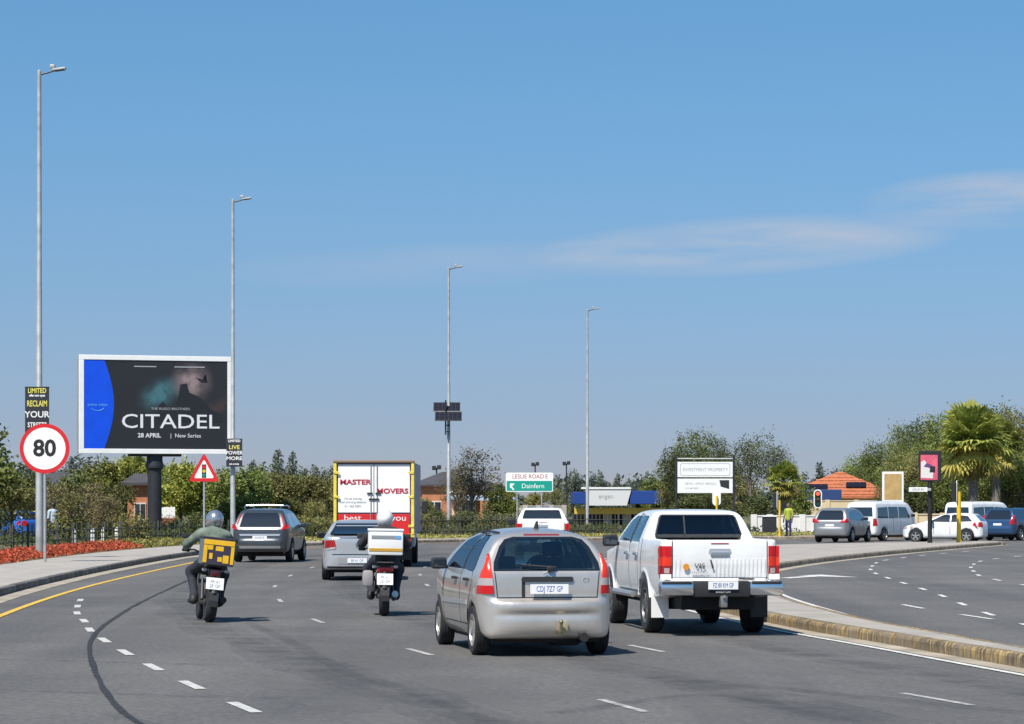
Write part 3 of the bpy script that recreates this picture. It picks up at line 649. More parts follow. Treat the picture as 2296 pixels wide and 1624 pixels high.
def wheel_meshes(r, w, style):
    """axis x, outer face at +x"""
    rr = r * .66 if style != 'steel' else r * .62
    t = MB().lathe([(rr, -w / 2 + .01), (r * .90, -w / 2), (r * .97, -w * .42), (r, -w * .28), (r, -w * .10), (r * .985, -w * .08), (r * .985, -w * .05), (r, -w * .03), (r, w * .10), (r * .985, w * .12), (r * .985, w * .15), (r, w * .17), (r, w * .28), (r * .97, w * .42), (r * .90, w / 2), (rr, w / 2 - .01), (rr * .97, w * .3)], 'x', n=36)
    rim = MB().lathe([(rr * .99, -w * .3), (rr * .99, w * .47), (rr * .93, w * .47), (rr * .90, w * .34), (rr * .88, w * .05), (.001, 0)], 'x', n=36)
    ns = {'five': 5, 'seven': 7, 'ten': 10, 'steel': 12}[style]
    for i in range(ns):
        a = 2 * math.pi * i / ns; rot = Matrix.Rotation(a, 3, 'X'); c = rot @ Vector((w * .33, 0, rr * .52)); ww = {5: .30, 7: .2, 10: .12, 12: .10}[ns] * rr
        rim.box(c, (.03, ww, rr * .86), rot)
    rim.lathe([(.001, w * .42), (rr * .16, w * .42), (rr * .22, w * .36), (rr * .24, w * .2)], 'x', n=20)
    out = []
    for nm, b, m in (('tyre', t, M_TYRE), ('rim', rim, M_RIM)):
        me = bpy.data.meshes.new(nm); me.from_pydata(b.v, [], b.f); me.update()
        bm = bmesh.new(); bm.from_mesh(me); bmesh.ops.recalc_face_normals(bm, faces=bm.faces); bm.to_mesh(me); bm.free()
        me.polygons.foreach_set('use_smooth', [True] * len(me.polygons))
        try: me.set_sharp_from_angle(angle=R(35))
        except Exception: pass
        me.materials.append(m); out.append(me)
    return out
def wheels(root, pos, r, w, style='five', rim_m=None, steer=0):
    tm, rm = wheel_meshes(r, w, style)
    if rim_m: rm.materials.clear(); rm.materials.append(rim_m)
    for x, y in pos:
        e = empty('wheel', (x, y, r)); e.parent = root; e.rotation_euler.z = (0 if x > 0 else math.pi) + (steer if y > 1 else 0)
        e.rotation_euler.y = 0
        link('tyre', tm, None, e); link('rim', rm, None, e)
def plate(root, x, y, z, w, h, s, m=None, tilt=0.0, name='number_plate'):
    p = MB().bbox((0, 0, 0), (w, .012, h), .004).build(name, M_PLATE, root); p.location = (x, y, z); p.rotation_euler.x = tilt
    if s: text('plate_text', s, h * .82, m or M_PLTXT, p, (0, -.0075, 0), (math.pi / 2, 0, 0), .0008, sx=min(1.0, w * .92 / (len(s) * h * .56)), bold=0.0)
    return p
def line_patch(fn, pts, view, w=.010, out=.002):
    """thin strip along a 2-D polyline laid on the surface"""
    b = MB()
    for (a, c) in zip(pts[:-1], pts[1:]):
        a, c = Vector(a), Vector(c); d = (c - a); L = d.length
        if L < 1e-6: continue
        nrm = Vector((-d.y, d.x)) / L * w / 2; d2 = d / L * w * .3
        q = [a - d2 - nrm, c + d2 - nrm, c + d2 + nrm, a - d2 + nrm]; pb = patch(fn, [(v.x, v.y) for v in q], view, out, .01, .08); b.add(pb.v, pb.f)
    return b
def mirror_part(root, x, y, z, m, s=1.0, name='door_mirror'):
    sg = 1 if x > 0 else -1
    b = MB().bbox((x + sg * .10 * s, y, z), (.22 * s, .12 * s, .16 * s), .04 * s); b.tube([(x - sg * .04, y + .02, z - .05), (x + sg * .06, y, z - .05)], .025 * s, 6)
    o = b.build(name, m, root, True)
    MB().bbox((x + sg * .10 * s, y - .06 * s, z), (.17 * s, .012, .11 * s), .004).build('mirror_glass', M_GLASSD, o)
    return o
M_GLASSR = mat('rear_glass', (.01, .012, .015), .04, spec=.9, coat=1.0)

# ------------------------------------------------------------------ silver hatchback (nearest car)
def make_hatchback():
    root = empty('hatchback_car', (0.315, 32.15, .0), R(11.0))
    tag(root, 'champagne silver five-door hatchback seen from behind, nearest car in the middle lane', 'car')
    W = .835
    side = [(-.48, .20), (-.585, .24), (-.635, .34), (-.64, .45), (-.610, .505), (-.665, .555), (-.665, .62), (-.63, .655), (-.575, .67), (-.545, .69), (-.545, .80), (-.535, .98), (-.49, 1.06), (-.37, 1.26), (-.27, 1.40), (-.12, 1.465), (.2, 1.51), (.7, 1.535), (1.15, 1.515), (1.5, 1.45), (1.85, 1.31), (2.40, 1.02), (2.6, .95), (2.98, .84), (3.14, .72), (3.2, .55), (3.2, .36), (3.1, .24), (2.9, .2), (.5, .19)]
    plan = [(0, -.665), (.40, -.655), (.62, -.60), (.75, -.50), (.815, -.34), (W, -.05), (W, 1.2), (.83, 2.1), (.80, 2.7), (.68, 3.02), (.42, 3.17), (0, 3.215)]
    rear = [(0, .17), (.66, .18), (.76, .26), (.815, .42), (W, .56), (W, .70), (.822, .86), (.785, 1.00), (.71, 1.18), (.61, 1.34), (.50, 1.435), (.36, 1.49), (.20, 1.52), (0, 1.535)]
    S = Shape(side, plan, rear, .05)
    # crease under the tailgate and along the bumper
    for y in (0.0, 2.46): S.arch(y, .30, .345, W, .26)
    rw = [(-.60, 1.035), (.60, 1.035), (.585, 1.11), (.50, 1.28), (.43, 1.355), (.33, 1.385), (-.33, 1.385), (-.43, 1.355), (-.50, 1.28), (-.585, 1.11)]
    ws = [(-.62, 1.04), (.62, 1.04), (.50, 1.42), (-.50, 1.42)]
    s1 = [(.03, 1.04), (.06, 1.16), (.22, 1.36), (.40, 1.42), (.74, 1.43), (.74, 1.02), (.10, 1.0)]
    s2 = [(.82, 1.02), (.82, 1.43), (1.15, 1.43), (1.50, 1.35), (1.98, 1.06), (1.98, 1.02)]
    cab = lambda X, Y, Z: np.maximum(np.maximum(S.outer(X, Y, Z) + .065, .60 - Z), np.maximum(Y - 2.25, -.30 - Y + .0 * Z))
    S.cuts.append(cab)
    S.cuts.append(lambda X, Y, Z: np.maximum(sd_poly(rw, X, Z), Y - .1))
    S.cuts.append(lambda X, Y, Z: np.maximum(np.maximum(sd_poly(ws, X, Z), 1.45 - Y), 1.03 - Z))
    for s_ in (s1, s2): S.cuts.append(lambda X, Y, Z, s_=s_: np.maximum(sd_poly(s_, Y, Z), .45 - np.abs(X)))
    V, Q = nets(S.full, (-.87, -.69, .14), (.87, 3.24, 1.56), .021)
    door = lambda a, b, sg: (lambda C: (C[:, 0] * sg > .42) & (C[:, 1] > a) & (C[:, 1] < b) & (C[:, 2] > .33) & (C[:, 2] < 1.46) & (C[:, 2] > .33 + 0 * C[:, 0]))
    P = split_build(V, Q, root, [
        ('bumper', lambda C: (C[:, 1] < -.38) & (C[:, 2] < .675)),
        ('tailgate', lambda C: (C[:, 1] < -.10) & (np.abs(C[:, 0]) < .62) & (C[:, 2] >= .675) & (C[:, 2] < 1.45)),
        ('rear_door#l', door(.05, .78, -1)), ('rear_door#r', door(.05, .78, 1)), ('front_door#l', door(.78, 2.0, -1)), ('front_door#r', door(.78, 2.0, 1)),
        ('roof', lambda C: C[:, 2] > 1.44)], 'body', M_SILV)
    f = S.fast()
    rwl = [(-.645, 1.015), (.645, 1.015), (.635, 1.11), (.545, 1.30), (.47, 1.385), (.36, 1.415), (-.36, 1.415), (-.47, 1.385), (-.545, 1.30), (-.635, 1.11)]
    # black printed border round the glass
    n = len(rwl); inn = [(u * .91, 1.035 + (w - 1.015) * .88) for u, w in rwl]
    for i in range(n):
        b = patch(f, [rwl[i], rwl[(i + 1) % n], inn[(i + 1) % n], inn[i]], 'rear', .004, .01)
        b.build('window_surround', M_GLASSR, P['tailgate'])
    patch(f, inn, 'rear', .003, .006).build('rear_window', M_GLASS_T, root, True)
    patch(f, [(-.62, 1.03), (.62, 1.03), (.52, 1.425), (-.52, 1.425)], 'front', .003, .006).build('windscreen', M_GLASS_T, root, True)
    for v in ('left', 'right'):
        for s_ in (s1, s2): patch(f, s_, v, .002, .005).build('side_window', M_GLASS_D, root, True)
        line_patch(f, [(.76, 1.03), (.76, 1.44)], v, .055, .004).build('door_pillar_trim', M_BLK, root)
        for y_, a in ((.80, 1.0), (2.02, 1.02)): line_patch(f, [(y_, .36), (y_, a)], v, .012).build('door_gap', M_SEAM, root)
        line_patch(f, [(.06, 1.0), (.02, .85), (.22, .60), (.36, .36), (1.98, .36)], v, .012).build('door_gap', M_SEAM, root)
        line_patch(f, [(.35, .62), (2.05, .60)], v, .05, .010).build('rubbing_strip', M_SILV2, root)
        sg = -1 if v == 'left' else 1
        for y_ in (.22, 1.02): MB().bbox((sg * .835, y_ + .08, .90), (.05, .17, .035), .012).build('door_handle', M_BLK, root, True)
        mirror_part(root, sg * .80, 1.92, 1.06, M_BLK, .9)
        # tail lamp in three bands
        tl = [[(.66, .93), (.675, 1.08), (.67, 1.22), (.688, 1.22), (.775, 1.00), (.79, .93)], [(.652, .845), (.66, .93), (.79, .93), (.805, .845)], [(.645, .745), (.652, .845), (.805, .845), (.81, .745)]]
        e = empty('tail_lamp', (0, 0, 0)); e.parent = root
        for q, m_, nm in zip(tl, (M_REDO, M_CLEAR, M_RED), ('brake_lens', 'reverse_lens', 'tail_lens')):
            q = [(sg * a, b) for a, b in q]; patch(f, q, 'rear', .022, .03, .04).build(nm, m_, e, True)
    # tailgate furniture
    patch(f, [(-.30, .885), (.30, .885), (.315, .915), (.30, .945), (-.30, .945), (-.315, .915)], 'rear', .022, .02).build('plate_lamp_bar', M_BLK, P['tailgate'], True)
    patch(f, [(-.31, .70), (-.27, .70), (-.27, .89), (-.31, .89)], 'rear', .004, .01).build('plate_recess', M_SEAM, P['tailgate'])
    plate(root, .01, -.615, .80, .46, .115, 'CDJ 7Z7 GP', tilt=R(-3))
    # chevron badge and lettering
    for k in (0, .032):
        b = MB()
        for sg in (-1, 1):
            q = [(0, .985 + k), (0, .965 + k), (sg * .05, .94 + k), (sg * .05, .96 + k)]; pb = patch(f, q, 'rear', .010, .005, .03); b.add(pb.v, pb.f)
        b.build('chevron_badge', M_SILV2, P['tailgate'])
    text('model_lettering', 'C3', .07, M_CHROME, P['tailgate'], (.47, -.541, .90), ext=.003)
    line_patch(f, [(-.60, .70), (.60, .70)], 'rear', .014).build('tailgate_gap', M_SEAM, root)
    for sg in (-1, 1): line_patch(f, [(sg * .60, .70), (sg * .615, .86), (sg * .63, 1.0)], 'rear', .012).build('tailgate_gap', M_SEAM, root)
    # roof: aerial, spoiler brake lamp, rails
    patch(f, [(-.22, 1.430), (.22, 1.430), (.21, 1.448), (-.21, 1.448)], 'rear', .008, .01).build('high_brake_lamp', M_REDD, root, True)
    MB().tube([(0.03, .28, 1.50), (0.03, .24, 1.58), (0.03, .20, 1.60)], [.035, .016, .008], 8).build('roof_aerial', M_BLK, root, True)
    for sg in (-1, 1): MB().tube([(sg * .46, .1, 1.46), (sg * .475, .7, 1.475), (sg * .46, 1.3, 1.455)], .014, 6).build('roof_strip', M_BLK, root, True)
    # wiper
    w = MB().tube([(0.02, -.55, 1.05), (.10, -.545, 1.055), (-.30, -.52, 1.085)], .012, 6); w.bbox((.03, -.56, 1.045), (.08, .05, .06), .02)
    w.build('wiper', M_BLK, root, True)
    # underside, exhaust, tow bar
    MB().bbox((0, 1.25, .24), (1.3, 3.4, .16), .03).build('underbody', M_UNDER, root)
    MB().bbox((0, .05, .27), (1.1, .14, .09), .03).build('rear_axle', M_UNDER, root)
    MB().tube([(.42, -.30, .20), (.42, -.66, .23)], .055, 12).build('exhaust', mat('exhaust_steel', (.03, .028, .025), .6, .5), root, True)
    MB().bbox((.27, -.2, .20), (.34, .40, .16), .06).build('silencer', M_UNDER, root, True)
    tb = MB().bbox((.12, -.66, .30), (.06, .22, .05), .01); tb.tube([(.12, -.76, .30), (.12, -.77, .40)], .018, 8); tb.lathe([(.001, -.028), (.02, -.02), (.028, 0), (.02, .02), (.001, .028)], 'z', (.12, -.77, .42), 12)
    tb = tb.build('tow_bar', mat('tow_steel', (.22, .19, .12), .4, .6), root, True)
    MB().bbox((.17, -.68, .37), (.09, .05, .13), .015).build('tow_socket', mat('zinc_yellow', (.50, .44, .26), .45, .4), tb, True)
    wheels(root, [(-.72, 0), (.72, 0), (-.72, 2.46), (.72, 2.46)], .297, .19, 'seven', steer=R(-2))
    # inside
    for x in (-.36, .36):
        s = MB().bbox((x, 1.05, .80), (.46, .16, .70), .06, Matrix.Rotation(R(-12), 3, 'X')); s.bbox((x, .90, 1.25), (.25, .10, .18), .045); s.tube([(x, .93, 1.1), (x, .9, 1.22)], .015, 6)
        s.build('front_seat', M_SEAT, root, True)
    s = MB().bbox((0, .10, .80), (1.20, .16, .50), .05, Matrix.Rotation(R(-14), 3, 'X')); s.build('rear_seat', M_SEAT, root, True)
    for x in (-.40, .40): MB().bbox((x, .0, 1.10), (.24, .09, .16), .04).build('headrest', M_SEAT, root, True)
    MB().bbox((0, 2.05, .86), (1.3, .40, .22), .06).build('dashboard', M_SEAT, root, True)
    st = MB(); pts = [(.36 + .18 * math.cos(a), 1.62 + .05 * math.sin(a), .98 + .17 * math.sin(a)) for a in np.linspace(0, 2 * math.pi, 25)]; st.tube(pts, .016, 6).build('steering_wheel', M_BLK, root, True)
    return root
make_hatchback()

# ------------------------------------------------------------------ pickups
def pickup(loc, rz, near, label):
    root = empty('pickup_truck', loc, rz); tag(root, label, 'pickup'); root.scale = (.94, 1, 1)
    W = .90; h = .024 if near else .035
    side = [(-1.20, .72), (-1.225, .80), (-1.262, 1.08), (-1.25, 1.30), (-1.22, 1.325), (-1.12, 1.325), (.22, 1.325), (.27, 1.34), (.36, 1.60), (.46, 1.70), (.75, 1.735), (1.3, 1.74), (1.75, 1.69), (2.0, 1.60), (2.55, 1.22), (2.75, 1.16), (3.4, 1.11), (3.85, 1.02), (3.98, .88), (4.02, .60), (3.9, .44), (3.5, .42), (2.6, .46), (.6, .46), (-.5, .50), (-1.15, .60)]
    plan = [(0, -1.26), (.74, -1.255), (.835, -1.22), (.865, -1.12), (.885, -.7), (W, .2), (W, 2.9), (.875, 3.5), (.74, 3.85), (.45, 3.98), (0, 4.03)]
    rear = [(0, .40), (.72, .40), (.83, .50), (.885, .72), (W, .92), (.885, 1.12), (.855, 1.30), (.80, 1.42), (.70, 1.62), (.62, 1.71), (.48, 1.74), (0, 1.755)]
    S = Shape(side, plan, rear, .035)
    for y in (0.0, 3.08): S.adds.append(lambda X, Y, Z, y=y: np.maximum(np.maximum(np.hypot(Y - y, Z - .40) - .49, .50 - Z), np.maximum(np.abs(X) - .900, .60 - np.abs(X))))
    for y in (0.0, 3.08): S.arch(y, .40, .45, W, .30)
    S.cuts.append(lambda X, Y, Z: sbox(X, Y, Z, (0, -.50, 1.30), (1.50, 1.42, 1.1), .05))      # load bed
    rw = [(-.645, 1.30), (.645, 1.30), (.66, 1.34), (.575, 1.61), (.54, 1.645), (-.54, 1.645), (-.575, 1.61), (-.66, 1.34)]
    ws = [(-.66, 1.26), (.66, 1.26), (.56, 1.66), (-.56, 1.66)]
    s1 = [(.56, 1.28), (.62, 1.58), (.70, 1.63), (1.22, 1.645), (1.22, 1.28)]; s2 = [(1.32, 1.28), (1.32, 1.645), (1.62, 1.63), (1.9, 1.55), (2.3, 1.28)]
    if near:
        cab = lambda X, Y, Z: np.maximum(np.maximum(S.outer(X, Y, Z) + .07, .75 - Z), np.maximum(Y - 2.35, .40 - Y))
        S.cuts.append(cab)
        S.cuts.append(lambda X, Y, Z: np.maximum(sd_poly(rw, X, Z), np.abs(Y - .45) - .35))
        S.cuts.append(lambda X, Y, Z: np.maximum(np.maximum(sd_poly(ws, X, Z), 1.6 - Y), 1.25 - Z))
        for s_ in (s1, s2): S.cuts.append(lambda X, Y, Z, s_=s_: np.maximum(sd_poly(s_, Y, Z), .5 - np.abs(X)))
    V, Q = nets(S.full, (-.93, -1.28, .38), (.93, 4.05, 1.77), h)
    P = split_build(V, Q, root, [
        ('tailgate', lambda C: (C[:, 1] < -1.10) & (np.abs(C[:, 0]) < .705) & (C[:, 2] > .76)),
        ('load_bed', lambda C: (C[:, 1] < .27)),
        ('rear_door#l', lambda C: (C[:, 0] < -.5) & (C[:, 1] > .55) & (C[:, 1] < 1.27) & (C[:, 2] > .55) & (C[:, 2] < 1.66)), ('rear_door#r', lambda C: (C[:, 0] > .5) & (C[:, 1] > .55) & (C[:, 1] < 1.27) & (C[:, 2] > .55) & (C[:, 2] < 1.66)),
        ('front_door#l', lambda C: (C[:, 0] < -.5) & (C[:, 1] >= 1.27) & (C[:, 1] < 2.4) & (C[:, 2] > .55) & (C[:, 2] < 1.66)), ('front_door#r', lambda C: (C[:, 0] > .5) & (C[:, 1] >= 1.27) & (C[:, 1] < 2.4) & (C[:, 2] > .55) & (C[:, 2] < 1.66)),
        ('bonnet', lambda C: (C[:, 1] > 2.6) & (C[:, 2] > 1.0))], 'cab', M_WHITE)
    f = S.fast(); fb = lambda X, Y, Z: np.where(np.asarray(Y) < .25, 1.0, f(X, Y, Z))    # the cab alone, for its back window
    gm = M_GLASS_D if near else M_GLASSD
    rwo = [(u * 1.035, 1.475 + (w - 1.475) * 1.07) for u, w in rw]; n = len(rw)
    if near:
        for i in range(n): patch(fb, [rwo[i], rwo[(i + 1) % n], rw[(i + 1) % n], rw[i]], 'rear', .005, .012).build('window_seal', M_BLK, root)
        patch(fb, rw, 'rear', .003, .006).build('rear_window', gm, root, True)
        for x in (-.21,): patch(fb, [(x - .012, 1.31), (x + .012, 1.31), (x + .012, 1.64), (x - .012, 1.64)], 'rear', .006, .01).build('window_divider', M_BLK, root)
    else: patch(fb, rwo, 'rear', .006, .01).build('rear_window', gm, root, True)
    patch(f, ws, 'front', .004, .006).build('windscreen', gm, root, True)
    for v in ('left', 'right'):
        sg = -1 if v == 'left' else 1
        for s_ in (s1, s2): patch(f, s_, v, .003, .006).build('side_window', M_GLASS_T if near else gm, root, True)
        line_patch(f, [(1.27, 1.28), (1.27, 1.65)], v, .09, .004).build('door_pillar_trim', M_BLK, root)
        line_patch(f, [(.30, .55), (.30, 1.32)], v, .02, .003).build('bed_gap', M_SEAM, root)
        for y_ in (.56, 1.28, 2.42): line_patch(f, [(y_, .58), (y_, 1.27)], v, .014).build('door_gap', M_SEAM, root)
        line_patch(f, [(.56, .57), (2.42, .57)], v, .014).build('door_gap', M_SEAM, root)
        for y_ in (.66, 1.42): MB().bbox((sg * .905, y_, 1.10), (.05, .20, .045), .015).build('door_handle', M_BLK if not near else M_CHROME, root, True)
        mirror_part(root, sg * .90, 2.28, 1.27, M_BLK, 1.1)
        # tail lamps
        e = empty('tail_lamp', (0, 0, 0)); e.parent = root
        x0, x1 = (.715, .885)
        for z0, z1, m_, nm in ((1.09, 1.235, M_RED, 'brake_lens'), (.965, 1.085, M_REDO if near else M_RED, 'tail_lens'), (.845, .96, M_REDD if near else M_CLEAR, 'fog_lens')):
            patch(f, [(sg * x0, z0), (sg * x1, z0), (sg * x1, z1), (sg * x0, z1)], 'rear', .016, .05, .04).build(nm, m_, e, True)
        if near: patch(f, [(sg * .745, .865), (sg * .82, .865), (sg * .82, .935), (sg * .745, .935)], 'rear', .022, .02, .04).build('reverse_lens', M_CLEAR, e, True)
        patch(f, [(sg * .845, .845), (sg * .888, .845), (sg * .888, 1.21), (sg * .845, 1.21)], 'rear', .008, .06, .04).build('lamp_edge', M_REDD, e, True)
        MB().tube([(sg * .93, .7, .52), (sg * .93, 2.35, .52)], .045, 8).build('side_step', M_RIM, root, True)
        MB().bbox((sg * .745, -.52, .40), (.26, .015, .34), .005).build('mud_flap', M_WHITE if (sg < 0 and near) else M_BLK, root)
        # bumper ends
        MB().bbox((sg * .66, -1.32, .66), (.50, .16, .20), .045).build('bumper_corner', M_CHROME, root, True)
        MB().bbox((sg * .66, -1.33, .735), (.44, .15, .045), .015).build('bumper_tread', M_BLK, root, True)
    MB().bbox((0, -1.28, .65), (.86, .16, .22), .03).build('bumper_step', M_BLK, root, True)
    plate(root, .02, -1.385, .70, .44, .11, 'FZ 80 KM GP' if near else None)
    if near: text('dealer_strip', 'SANDTON', .045, mat('strip_white', (.6, .6, .6), .6), root, (.02, -1.372, .612))
    tg = P['tailgate']
    # pressed handle recess, brake lamp, ribs, sticker
    patch(f, [(-.15, 1.12), (.15, 1.12), (.17, 1.15), (.15, 1.20), (-.15, 1.20), (-.17, 1.15)], 'rear', .006, .01).build('handle_recess', M_SILV2, tg, True)
    patch(f, [(-.14, 1.105), (.14, 1.105), (.13, 1.15), (-.13, 1.15)], 'rear', .022, .02).build('tailgate_handle', M_CHROME, tg, True)
    patch(f, [(-.13, 1.262), (.13, 1.262), (.13, 1.276), (-.13, 1.276)], 'rear', .006, .01).build('high_brake_lamp', M_REDD, tg)
    if near:
        for i in range(23):
            x = -.66 + i * .06
            if abs(x + .33) < .22: continue
            patch(f, [(x - .011, .81), (x + .011, .81), (x + .011, 1.06), (x - .011, 1.06)], 'rear', .006, .01, .1).build('pressed_rib', M_WHITE, tg)
        text('sticker_lettering', 'VIS', .10, mat('sticker_dark', (.05, .05, .06), .6), tg, (-.30, -1.2595, .96), ext=.0015, sx=1.2)
        text('sticker_lettering', 'RENTALS', .05, mat('sticker_grey', (.35, .35, .36), .6), tg, (-.30, -1.2595, .87), ext=.0015, sx=1.2)
        MB().prism([(-.12, .93), (-.09, .93), (-.13, 1.05), (-.15, 1.05)], 'xz', -1.268, -1.262).build('sticker_stripe', MATS['sticker_dark'], tg)
        MB().prism(circle((-.50, .95), .045, 14), 'xz', -1.267, -1.262).build('sticker_roundel', M_YREF, tg)
        for sg in (-1, 1): MB().bbox((sg * .80, -1.262, .815), (.16, .012, .075), .004).build('reflector_panel', M_PLATE, tg)
    line_patch(f, [(-.70, .79), (-.70, 1.31)], 'rear', .014).build('tailgate_gap', M_SEAM, root); line_patch(f, [(.70, .79), (.70, 1.31)], 'rear', .014).build('tailgate_gap', M_SEAM, root)
    MB().bbox((0, 1.3, .47), (1.1, 4.9, .22), .04).build('chassis', M_UNDER, root)
    MB().bbox((0, 0, .40), (1.3, .16, .14), .05).build('rear_axle', M_UNDER, root)
    MB().lathe([(.001, -.14), (.12, -.12), (.16, 0), (.12, .12), (.001, .14)], 'y', (0.02, 0, .40), 16).build('differential', M_UNDER, root, True)
    MB().lathe([(.14, -.09), (.33, -.09), (.36, 0), (.33, .09), (.14, .09)], 'z', (0, -.72, .50), 24).build('spare_wheel', M_UNDER, root, True)
    t = MB().bbox((0.03, -1.32, .48), (.10, .18, .16), .02); t.lathe([(.001, -.03), (.024, -.02), (.03, 0), (.024, .02), (.001, .03)], 'z', (.03, -1.42, .54), 12)
    t.build('tow_hitch', mat('hitch_grey', (.30, .30, .30), .4, .6), root, True)
    wheels(root, [(-.76, 0), (.76, 0), (-.76, 3.08), (.76, 3.08)], .385, .25, 'ten', rim_m=M_RIMD if near else None, steer=R(-1))
    if near:
        for x in (-.38, .38):
            s = MB().bbox((x, 1.55, 1.05), (.50, .18, .70), .06, Matrix.Rotation(R(-12), 3, 'X')); s.bbox((x, 1.42, 1.48), (.26, .10, .17), .045); s.build('front_seat', M_SEAT, root, True)
        MB().bbox((0, .58, 1.02), (1.3, .16, .55), .05).build('rear_seat', M_SEAT, root, True)
        MB().bbox((0, 2.25, 1.08), (1.4, .4, .24), .06).build('dashboard', M_SEAT, root, True)
    return root
pickup((2.685, 37.75, 0), R(7.0), True, 'white double-cab pickup with chrome bumper beside the median kerb')
pickup((PX(1216, 84.5), 84.5, 0), R(0.5), False, 'white pickup driving ahead, half hidden behind the silver hatchback')

# ------------------------------------------------------------------ generic cars
def simple_car(name, loc, rz, label, paint, side, plan, rear, axles, wr, W, rearw, sides, ws, lamps, platez, h=.034, k=.06, rim='five', extra=None, cat='car', bumper=None, mirrors=None, ptext=None, win=None, group=None):
    root = empty(name, loc, rz); tag(root, label, cat, group)
    S = Shape(side, plan, rear, k)
    for y in axles: S.arch(y, wr + .01, wr + .055, W, .27)
    ys = [p[0] for p in side]; zs = [p[1] for p in side]; y0, y1 = min(ys), max(ys)
    V, Q = nets(S.full, (-W - .03, y0 - .02, min(zs) - .03), (W + .03, y1 + .02, max(zs) + .04), h)
    rules = [('bumper', lambda C: (C[:, 1] < y0 + .3) & (C[:, 2] < (bumper or .6)))] + [('roof', lambda C: C[:, 2] > max(zs) - .12)]
    P = split_build(V, Q, root, rules, 'body', paint); f = S.fast(.035)
    patch(f, rearw, 'rear', .006, .01, .08).build('rear_window', win or M_GLASSD, root, True)
    patch(f, ws, 'front', .006, .01, .1).build('windscreen', win or M_GLASSD, root, True)
    for v in ('left', 'right'):
        sg = -1 if v == 'left' else 1
        for s_ in sides: patch(f, s_, v, .005, .01, .1).build('side_window', win or M_GLASSD, root, True)
        for q, m_, nm in lamps: patch(f, [(sg * a, b) for a, b in q], 'rear', .016, .03, .05).build(nm, m_, root, True)
        if mirrors: mirror_part(root, sg * mirrors[0], mirrors[1], mirrors[2], mirrors[3] if len(mirrors) > 3 else paint, .95)
        yy = sides[0]; mid = (axles[0] + axles[1]) / 2
        for y_ in (mid - .45, mid + .35): line_patch(f, [(y_, .42), (y_, yy[0][1])], v, .02).build('door_gap', M_SEAM, root)
    if platez:
        q = march(f, [(0, -6, platez)], (0, 1, 0), 8, 0.0)[0]
        plate(root, platez and 0.0, q[1] - .012, platez, .46, .11, ptext)
    MB().bbox((0, (axles[0] + axles[1]) / 2, .27), (W * 1.5, y1 - y0 - .8, .16), .03).build('underbody', M_UNDER, root)
    wheels(root, [(sx * (W - .115), y) for y in axles for sx in (-1, 1)], wr, .21, rim)
    if extra: extra(root, P, f)
    return root
# large grey SUV
def suv_extra(root, P, f):
    for sg in (-1, 1): MB().tube([(sg * .56, -.35, 1.70), (sg * .58, -.2, 1.78), (sg * .60, .9, 1.80), (sg * .58, 1.6, 1.76), (sg * .57, 1.7, 1.70)], .022, 6).build('roof_rail', M_CHROME, root, True)
    MB().tube([(-.60, .2, 1.80), (0, .2, 1.815), (.60, .2, 1.80)], .022, 6).build('roof_bar', M_CHROME, root, True)
    patch(f, [(-.56, 1.05), (.56, 1.05), (.56, 1.085), (-.56, 1.085)], 'rear', .01, .01).build('chrome_strip', M_CHROME, root)
    patch(f, [(-.72, .44), (.72, .44), (.74, .52), (-.74, .52)], 'rear', .012, .01).build('skid_plate', M_CHROME, root)
    patch(f, [(-.80, .27), (.80, .27), (.80, .43), (-.80, .43)], 'rear', .006, .01).build('lower_valance', M_BLK, root)
    patch(f, [(-.62, .84), (.62, .84), (.66, .90), (-.66, .90)], 'rear', .012, .01).build('light_bar', M_SILV2, root)
SUVS = dict(side=[(-.86, .30), (-.93, .40), (-.95, .62), (-.93, .70), (-.88, .74), (-.86, 1.02), (-.80, 1.12), (-.56, 1.50), (-.44, 1.62), (-.2, 1.68), (.6, 1.71), (1.3, 1.69), (1.8, 1.58), (2.45, 1.16), (2.65, 1.08), (3.3, 1.0), (3.58, .85), (3.66, .6), (3.62, .35), (3.4, .26), (.5, .26)],
    plan=[(0, -.955), (.6, -.93), (.82, -.82), (.91, -.55), (.94, 0), (.94, 2.4), (.90, 3.1), (.72, 3.5), (.4, 3.63), (0, 3.66)],
    rear=[(0, .24), (.74, .24), (.88, .36), (.935, .6), (.94, .85), (.91, 1.08), (.82, 1.30), (.70, 1.58), (.60, 1.68), (.45, 1.715), (0, 1.73)])
simple_car('suv_car', (PX(592, 85.3), 85.3, 0), R(-3.5), 'dark grey SUV with chrome roof rails, left of the moving truck', M_GREY, axles=(0, 2.75), wr=.36, W=.94,
    rearw=[(-.66, 1.12), (.66, 1.12), (.58, 1.48), (.50, 1.57), (-.50, 1.57), (-.58, 1.48)], sides=[[(-.35, 1.12), (-.1, 1.50), (.75, 1.58), (.75, 1.10)], [(.83, 1.10), (.83, 1.58), (1.55, 1.52), (2.2, 1.15)]],
    ws=[(-.70, 1.16), (.70, 1.16), (.58, 1.56), (-.58, 1.56)], lamps=[([(.68, 1.03), (.90, 1.08), (.89, 1.21), (.74, 1.16)], M_RED, 'tail_lamp'), ([(.73, 1.16), (.79, 1.19), (.66, 1.52), (.625, 1.51)], M_REDD, 'lamp_strip')], platez=.78, h=.036,
    extra=suv_extra, mirrors=(.90, 2.0, 1.16), rim='five', bumper=.70, ptext='JX 42 BD GP', **SUVS)
